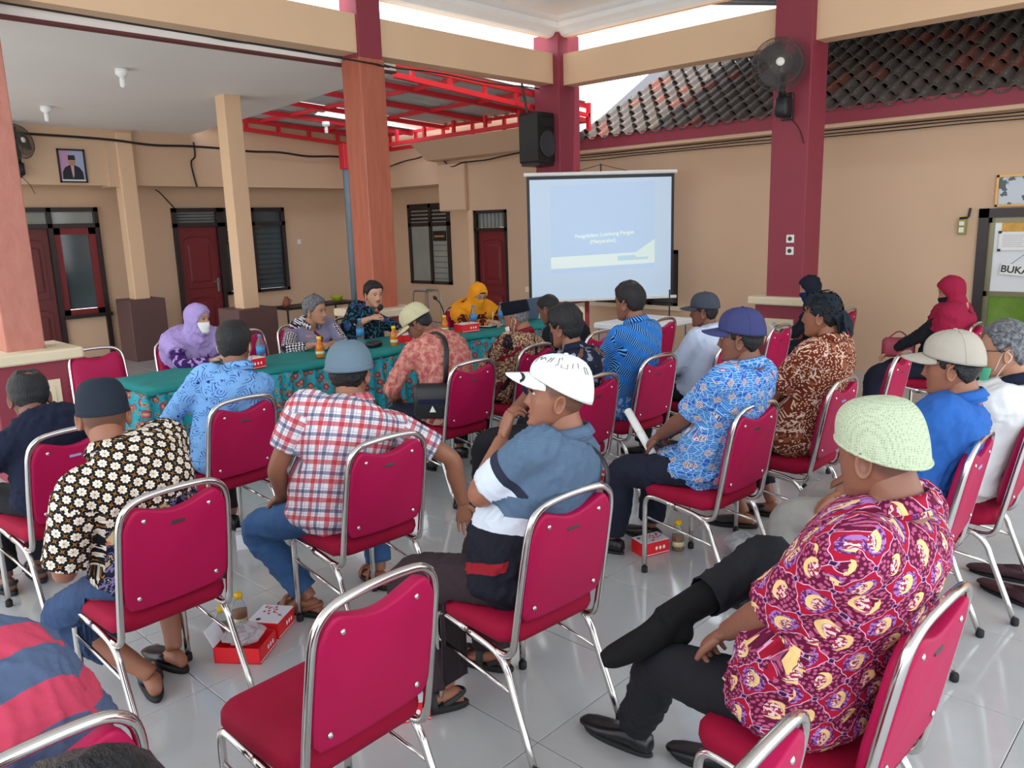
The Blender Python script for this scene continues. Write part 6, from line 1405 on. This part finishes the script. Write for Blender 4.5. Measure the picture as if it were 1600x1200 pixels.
P('P14', 'upright man in cobalt feather striped batik', 4.23, 3.03, -2, seed=15, head=(.0, -.05, 1.235), hrot=(2, 4, 0), k=1.02, skin=SK['d'], shirt=C_cobalt, hair='short', hair_t=.012, bow=-.08, hem=.05, sleeve=1.85, armL=dict(w=(-.15, .28, .62), hint=(-.8, -.6, -.8)), pants=MT['pantsblack'])
P('P15', 'man in charcoal cap and pale shirt with folded arms', 4.95, 2.89, -4, seed=16, head=(.02, -.02, 1.11), hrot=(20, 2, 0), k=.96, skin=SK['b'], shirt=C_white, hair='short', hat=('cap', K_char, .08), eyes=True, bow=-.10, hem=.05, sleeve=1.9, pants=MT['pantsblack'], armL=dict(w=(.02, .17, .68), hint=(-1, .1, -.5), d=(1, .2, 0), pn=(0, 1, 0)), armR=dict(w=(-.04, .19, .66), hint=(1, .1, -.5), d=(-1, .2, .1), pn=(0, -1, 0)))
P('P16', 'man in navy cap and bright blue batik holding a paper roll', 3.36, 1.93, -3, near=True, seed=17, head=(.01, -.18, 1.205), hrot=(18, 2, 0), fat=1.04, skin=SK['b'], shirt=C_bblue, hair='short', hat=('cap', K_navy, .16), eyes=True, bow=-.10, hem=.09, sleeve=.92, slw=1.15, pants=MT['pantsnavy'], armL=dict(w=(-.09, .26, .635), hint=(-.8, -.5, -.8), curl=.9, pn=(.5, 0, -1)), armR=dict(w=(.06, .28, .62), hint=(.8, -.5, -.8), curl=.9), legL=dict(a=(-.12, .48, .085), hint=(-.3, .8, .9)), legR=dict(a=(.14, .42, .085)), lw=1.12)
P('P19', 'man in black headcloth and rust brown speckled batik', 4.13, 1.84, 0, seed=19, head=(.01, -.145, 1.235), hrot=(4, 2, 0), fat=1.12, sw=.195, skin=SK['a'], shirt=C_rust, hair='short', hat=('cloth', K_head), bow=-.10, hem=.06, sleeve=.88, slw=1.18, pants=MT['pantsnavy'], cuff=.25, shoe='slipper', armL=dict(w=(-.16, .25, .60), hint=(-.8, -.4, -.8)), legL=dict(a=(-.10, .20, .085), yaw=20), legR=dict(a=(.16, .16, .085), yaw=10))
P('P21', 'man in stone coloured cap and plain blue shirt', 3.31, 1.01, 2, near=True, seed=22, head=(.03, -.155, 1.165), hrot=(2, 4, 0), fat=1.04, skin=SK['a'], shirt=C_blue, hair='short', hat=('cap', K_stone, .22), bow=-.09, hem=.05, sleeve=.80, slw=1.12, pants=MT['pantsgrey'], armL=dict(w=(-.17, .23, .58), hint=(-.6, -.6, -1)), legL=dict(a=(-.14, .46, .085)), legR=dict(a=(.14, .44, .085)))
P('P22', 'grey haired man in white shirt with green mask under chin', 3.93, .94, 2, seed=23, head=(-.02, -.14, 1.155), hrot=(8, 4, 0), fat=1.08, skin=SK['c'], shirt=C_white2, collar_mat=C_navy, hair='short', hairmat=MT['hairgrey'], hl=.07, glasses=True, mask=(cloth_mat('green_mask', (90, 190, 150), .05), -.035, .035), bow=-.10, hem=.05, sleeve=.9, slw=1.1, shoe='sandal')
P('P18', 'woman in black hijab and navy mask reading papers', 7.30, 3.03, 0, seed=25, male=False, k=.94, head=(-.05, .06, 1.085), hrot=(30, 14, 0), skin=SK['c'], shirt=C_black, hat=('hijab', H_navy), drape=.55, mask=(cloth_mat('navy_mask', (30, 42, 92)), -.02), sleeve=1.9, collar=False, ears=False, pants=MT['pantsnavy'], loops=False, armL=dict(w=(-.1, .30, .66), pn=(0, 0, 1)), armR=dict(w=(.08, .30, .66), pn=(0, 0, 1)))
P('P20', 'woman in maroon hijab and black mask leaning on her lap', 6.71, 1.86, 0, seed=26, male=False, k=.95, head=(.0, -.10, 1.145), hrot=(22, 18, 0), skin=SK['c'], shirt=C_black, hat=('hijab', H_maroon), drape=.45, cover=.12, mask=(C_black, -.02), sleeve=1.9, collar=False, ears=False, pants=MT['pantsnavy'], lw=1.25, flare=1.3, loops=False, armL=dict(w=(-.13, .34, .62), hint=(-.7, -.5, -.8)), armR=dict(w=(.1, .36, .62)))
P('P7', 'woman in lilac hijab and white mask at the table', 2.78, 6.13, 180, seed=27, male=False, k=.95, head=(-.01, .10, 1.095), hrot=(28, 4, 0), skin=SK['e'], shirt=C_purple, hat=('hijab', H_lilac), drape=.42, mask=(MT['paper'], -.018), loops=False, eyes=True, sleeve=1.92, collar=False, ears=False, armL=dict(w=(-.10, .36, .80), hint=(-1, -.2, -.6), d=(.5, .6, .3), curl=.9), armR=dict(w=(.03, .38, .80), hint=(1, -.2, -.6), d=(-.4, .6, .3), curl=.9))
P('P8', 'grey haired man in lilac grey batik leaning on the table', 3.87, 6.12, 180, seed=28, head=(.03, .10, 1.06), hrot=(26, 6, 6), fat=1.05, skin=SK['c'], loose=.03, shirt=C_lilac, hair='short', hairmat=MT['hairgrey'], hl=.066, hair_t=.015, eyes=True, sleeve=1.7, bow=-.03, armL=dict(w=(.10, .38, .79), hint=(-1, -.1, -.4), d=(1, .1, 0)), armR=dict(w=(.20, .34, .80), hint=(1, -.1, -.4), d=(-.8, .5, 0)))
P('P9', 'man with moustache speaking into a microphone', 4.45, 6.14, 180, seed=29, head=(-.10, .02, 1.135), hrot=(-6, 4, 0), fat=1.10, skin=(200, 150, 120), shirt=C_teal, hair='short', hl=.064, moust=True, eyes=True, sleeve=1.6, bow=-.06, armR=dict(w=(.08, .20, .94), hint=(1, -.1, -.6), d=(-.9, .2, .25), pn=(0, -.3, -1), curl=.9), armL=dict(w=(-.16, .33, .80), hint=(-1, -.2, -.4)))
P('P10', 'woman in yellow hijab and glasses writing at the table', 5.72, 5.96, 180, seed=30, male=False, k=.98, head=(.02, .06, 1.045), hrot=(-10, 22, 0), skin=SK['e'], shirt=C_orange, hat=('hijab', H_yellow, C_black), drape=.5, mask=(H_yellow, -.012), loops=False, glasses=True, eyes=True, sleeve=1.9, collar=False, ears=False, armR=dict(w=(.13, .34, .80), hint=(1, -.2, -.5), curl=.8, d=(-.3, 1, -.1)), armL=dict(w=(-.16, .34, .80), hint=(-1, -.2, -.5)))
# ---------------- things worn and held
def sub(name, n, sol, mat, par='t'):
    me = np_mesh(name, sol.V(), sol.f, mat); fix_normals(me); return place(name, me, SPEC[n][par])
# white cap: tick mark on the brim and outlined letters round the crown
q = SPEC['P17']; s = Sol()
tick = [(-.03, .0), (-.024, -.012), (-.012, -.014), (.012, -.004), (.034, .010), (.012, .004), (-.008, -.003), (-.018, -.004), (-.022, .002)]
def brimz(x, y): ex = y-(-.010+.104*math.sqrt(max(0, 1-(x/.0835)**2))); return .030-.16*ex-.022*(x/.0835)**2*(.3+ex/.085)+.36*.104*math.sqrt(max(0, 1-(x/.0835)**2))
pt = [(-.034+a*.9, .122+b*1.0) for a, b in tick]; top = [(x, y, brimz(x, y)+.0022) for x, y in pt]; K = len(top)
s.add(top+[(x, y, z-.002) for x, y, z in top], [tuple(range(K)), tuple(range(K, 2*K))[::-1]]+[(i, (i+1) % K, K+(i+1) % K, K+i) for i in range(K)]); q['hp']('tick_mark', s.V(), s.f, MT['black'])
s = Sol()
def onc(az, sg):
    qq = (1-sg**2.5)**(1/2.5); x, y = .0895*qq*math.cos(az), .1095*qq*math.sin(az); return (x, -.010+y, .026+.114*sg+.36*y*(1-sg)+.0015)
for st in ([(1.9, .55), (1.75, .72), (1.95, .80), (2.1, .70), (2.2, .82), (2.38, .74)], [(2.5, .70), (2.52, .86)], [(2.62, .72), (2.63, .88)], [(2.86, .66), (2.95, .72), (2.9, .90)], [(3.02, .92), (3.08, .66), (3.3, .66), (3.32, .78)], [(3.5, .7), (3.55, .82)], [(3.75, .72), (3.8, .84)], [(4.05, .62), (4.05, .76), (4.2, .76), (4.2, .62)]):
    s.limb([onc(a, b) for a, b in st], [.0011]*len(st), 5, 1)
q['hp']('cap_lettering', s.V(), s.f, MT['black'])
# shoulder strap of the drinking man
def strap(n, side, mat, w_=.016, back=True):
    q = SPEC[n]; sp, la, fw, k = q['spine'], q['la'], q['fw'], q['k']; pts = []
    for t_, lx, fy in ((.30, -.10*side, -.165), (.50, .0, -.155), (.70, .07*side, -.150), (.86, .105*side, -.125), (.955, .115*side, -.05), (.95, .115*side, .03), (.85, .10*side, .115), (.6, .02*side, .155), (.35, -.08*side, .17)): pts.append(sp(np.array(t_))+la*lx*k+fw*fy*k)
    s = Sol().limb(pts, [(w_, .0035)]*len(pts), 8, 5, fw); return s
def strap2(n, pts, mat, w_=.016):
    q = SPEC[n]; sp, la, fw = q['spine'], q['la'], q['fw']; return Sol().limb([sp(np.array(t_))+la*x+fw*y for t_, x, y in pts], [(w_, .004)]*len(pts), 8, 5, fw)
sub('shoulder_strap', 'P17', strap2('P17', [(.42, .11, -.150), (.60, .11, -.156), (.78, .10, -.146), (.90, .098, -.112), (.965, .096, -.05), (.95, .10, .03), (.8, .11, .12)], None), MT['black'])
sub('shoulder_strap', 'P6', strap2('P6', [(.10, -.12, -.160), (.30, -.10, -.168), (.50, -.07, -.165), (.70, -.05, -.150), (.86, -.07, -.115), (.955, -.09, -.04), (.9, -.10, .08)], None, .018), MT['black'])
b = thing('shoulder_bag', 'black shoulder bag hanging at the pink batik man\'s side', 'bag', (3.20, 3.745, .56), R(38))
MB().rbox((-.05, -.13, 0), (.05, .13, .22), .04, 4).build('bag_body', MT['black'], b, True); MB().box((-.056, -.09, .10), (-.05, .09, .13)).build('flap_edge', C_navy, b); MB().extr([(-.02, .05), (.02, .05), (0, .09)], 0, -.058, -.052).build('triangle_logo', MT['switch'], b)
# microphone held by the speaker
b = thing('hand_microphone', 'black hand microphone with red ring held by the speaker', 'microphone', (4.44, 5.93, .985), 0)
rm = Matrix.Translation((0, 0, 0)) @ Matrix.Rotation(.55, 4, 'X') @ Matrix.Rotation(.25, 4, 'Y')
MB().lathe([(.010, -.12), (.012, -.11), (.014, 0), (.016, .012)], 12).xf(rm).build('handle', MT['black'], b, True); MB().lathe([(.017, .012), (.0175, .026), (.016, .028)], 12).xf(rm).build('red_ring', MT['redsteel'], b, True); MB().lathe([(.016, .028), (.026, .045), (.027, .065), (.018, .083), (.003, .088)], 14).xf(rm).build('foam_head', MT['rubber'], b, True)
b = thing('pen', 'thin pale pen in the yellow hijab woman\'s hand', 'pen', (5.60, 5.60, .80)); MB().tube([(0, 0, -.03), (.03, .02, .10)], .004, 6).build('barrel', MT['cream'], b); MB().tube([(.028, .018, .09), (.031, .021, .105)], .0045, 6).build('cap', MT['bluecap'], b)
b = thing('paper_roll', 'white rolled sheet held by the bright blue batik man', 'paper', (3.36-.045, 1.93+.34, .68), 0)
rm = Matrix.Rotation(math.atan2(-.09, .20), 4, 'Z') @ Matrix.Rotation(-.95, 4, 'X'); MB().lathe([(.019, -.15), (.021, -.15), (.021, .15), (.017, .15), (.017, -.14)], 14).xf(rm).build('roll', MT['paper'], b, True); MB().lathe([(.0215, -.02), (.0215, .0)], 12).xf(rm).build('edge_print', MT['switch'], b, True)
b = thing('paper_stack', 'white papers in the black hijab woman\'s hands', 'paper', (7.28, 3.40, .69), R(20)); MB().box((-.11, -.08, 0), (.11, .08, .006)).xf(Matrix.Rotation(.5, 4, 'X')).build('sheets', MT['paper'], b); MB().box((-.10, -.08, .008), (.12, .07, .010)).xf(Matrix.Rotation(.62, 4, 'X')).build('top_sheet', MT['boxwhite'], b)
b = thing('handbag', 'small maroon handbag on the maroon hijab woman\'s lap', 'bag', (6.60, 2.08, .63), R(20)); MB().rbox((-.05, -.12, 0), (.05, .12, .15), .04, 4).build('bag_body', MT['maroon'], b, True); MB().tube([(-.0, -.08, .14), (0, 0, .2), (0, .08, .14)], .006, 6, True, 4).build('handle', MT['maroon'], b)
b = thing('cigarette_pack', 'open cigarette pack lying on the seat of the man in white cap', 'pack', (1.89-.09, 1.82+.165, .484), R(20)); MB().rbox((-.045, -.03, 0), (.045, .03, .022), .003, 1).build('carton', plain('cream_pack', (206, 170, 120), .5), b); MB().box((.02, -.031, .001), (.046, .031, .0235)).build('foil_end', MT['steelgrey'], b)
b = thing('lighter', 'black lighter beside the cigarette pack on the seat', 'lighter', (1.89+.01, 1.82+.185, .484), R(15)); MB().rbox((-.04, -.012, 0), (.03, .012, .016), .005, 2).build('barrel', MT['black'], b); MB().box((.03, -.010, .002), (.045, .010, .016)).build('metal_top', MT['steelgrey'], b)
def loose_shoe(label, x, y, rz, mat, kind='slipper', group=None):
    b = thing('loafer', label, 'shoe', (x, y, 0), R(rz), group); first = None
    for nm, sol, mt in shoe_solids('shoe'):
        V = sol.V().copy()
        if nm == 'upper': V[:, 2] = np.where((V[:, 1] < .045) & (V[:, 2] > .05) & (np.abs(V[:, 0]) < .026), .022, V[:, 2])
        me = np_mesh(nm, V, sol.f, mat if nm == 'upper' else mt); fix_normals(me); place(nm, me, b)
loose_shoe('empty black loafer beside the crossed legs of the green capped man', 2.09, 1.08, 10, MT['leather'])
MT['maroonleather'] = plain('dark_maroon_leather', (66, 36, 44), .5, var=.1)
loose_shoe('nearer dark maroon loafer at the right edge', 3.97, .66, -28, MT['maroonleather']); loose_shoe('farther dark maroon loafer at the right edge', 4.22, .72, 4, MT['maroonleather'])
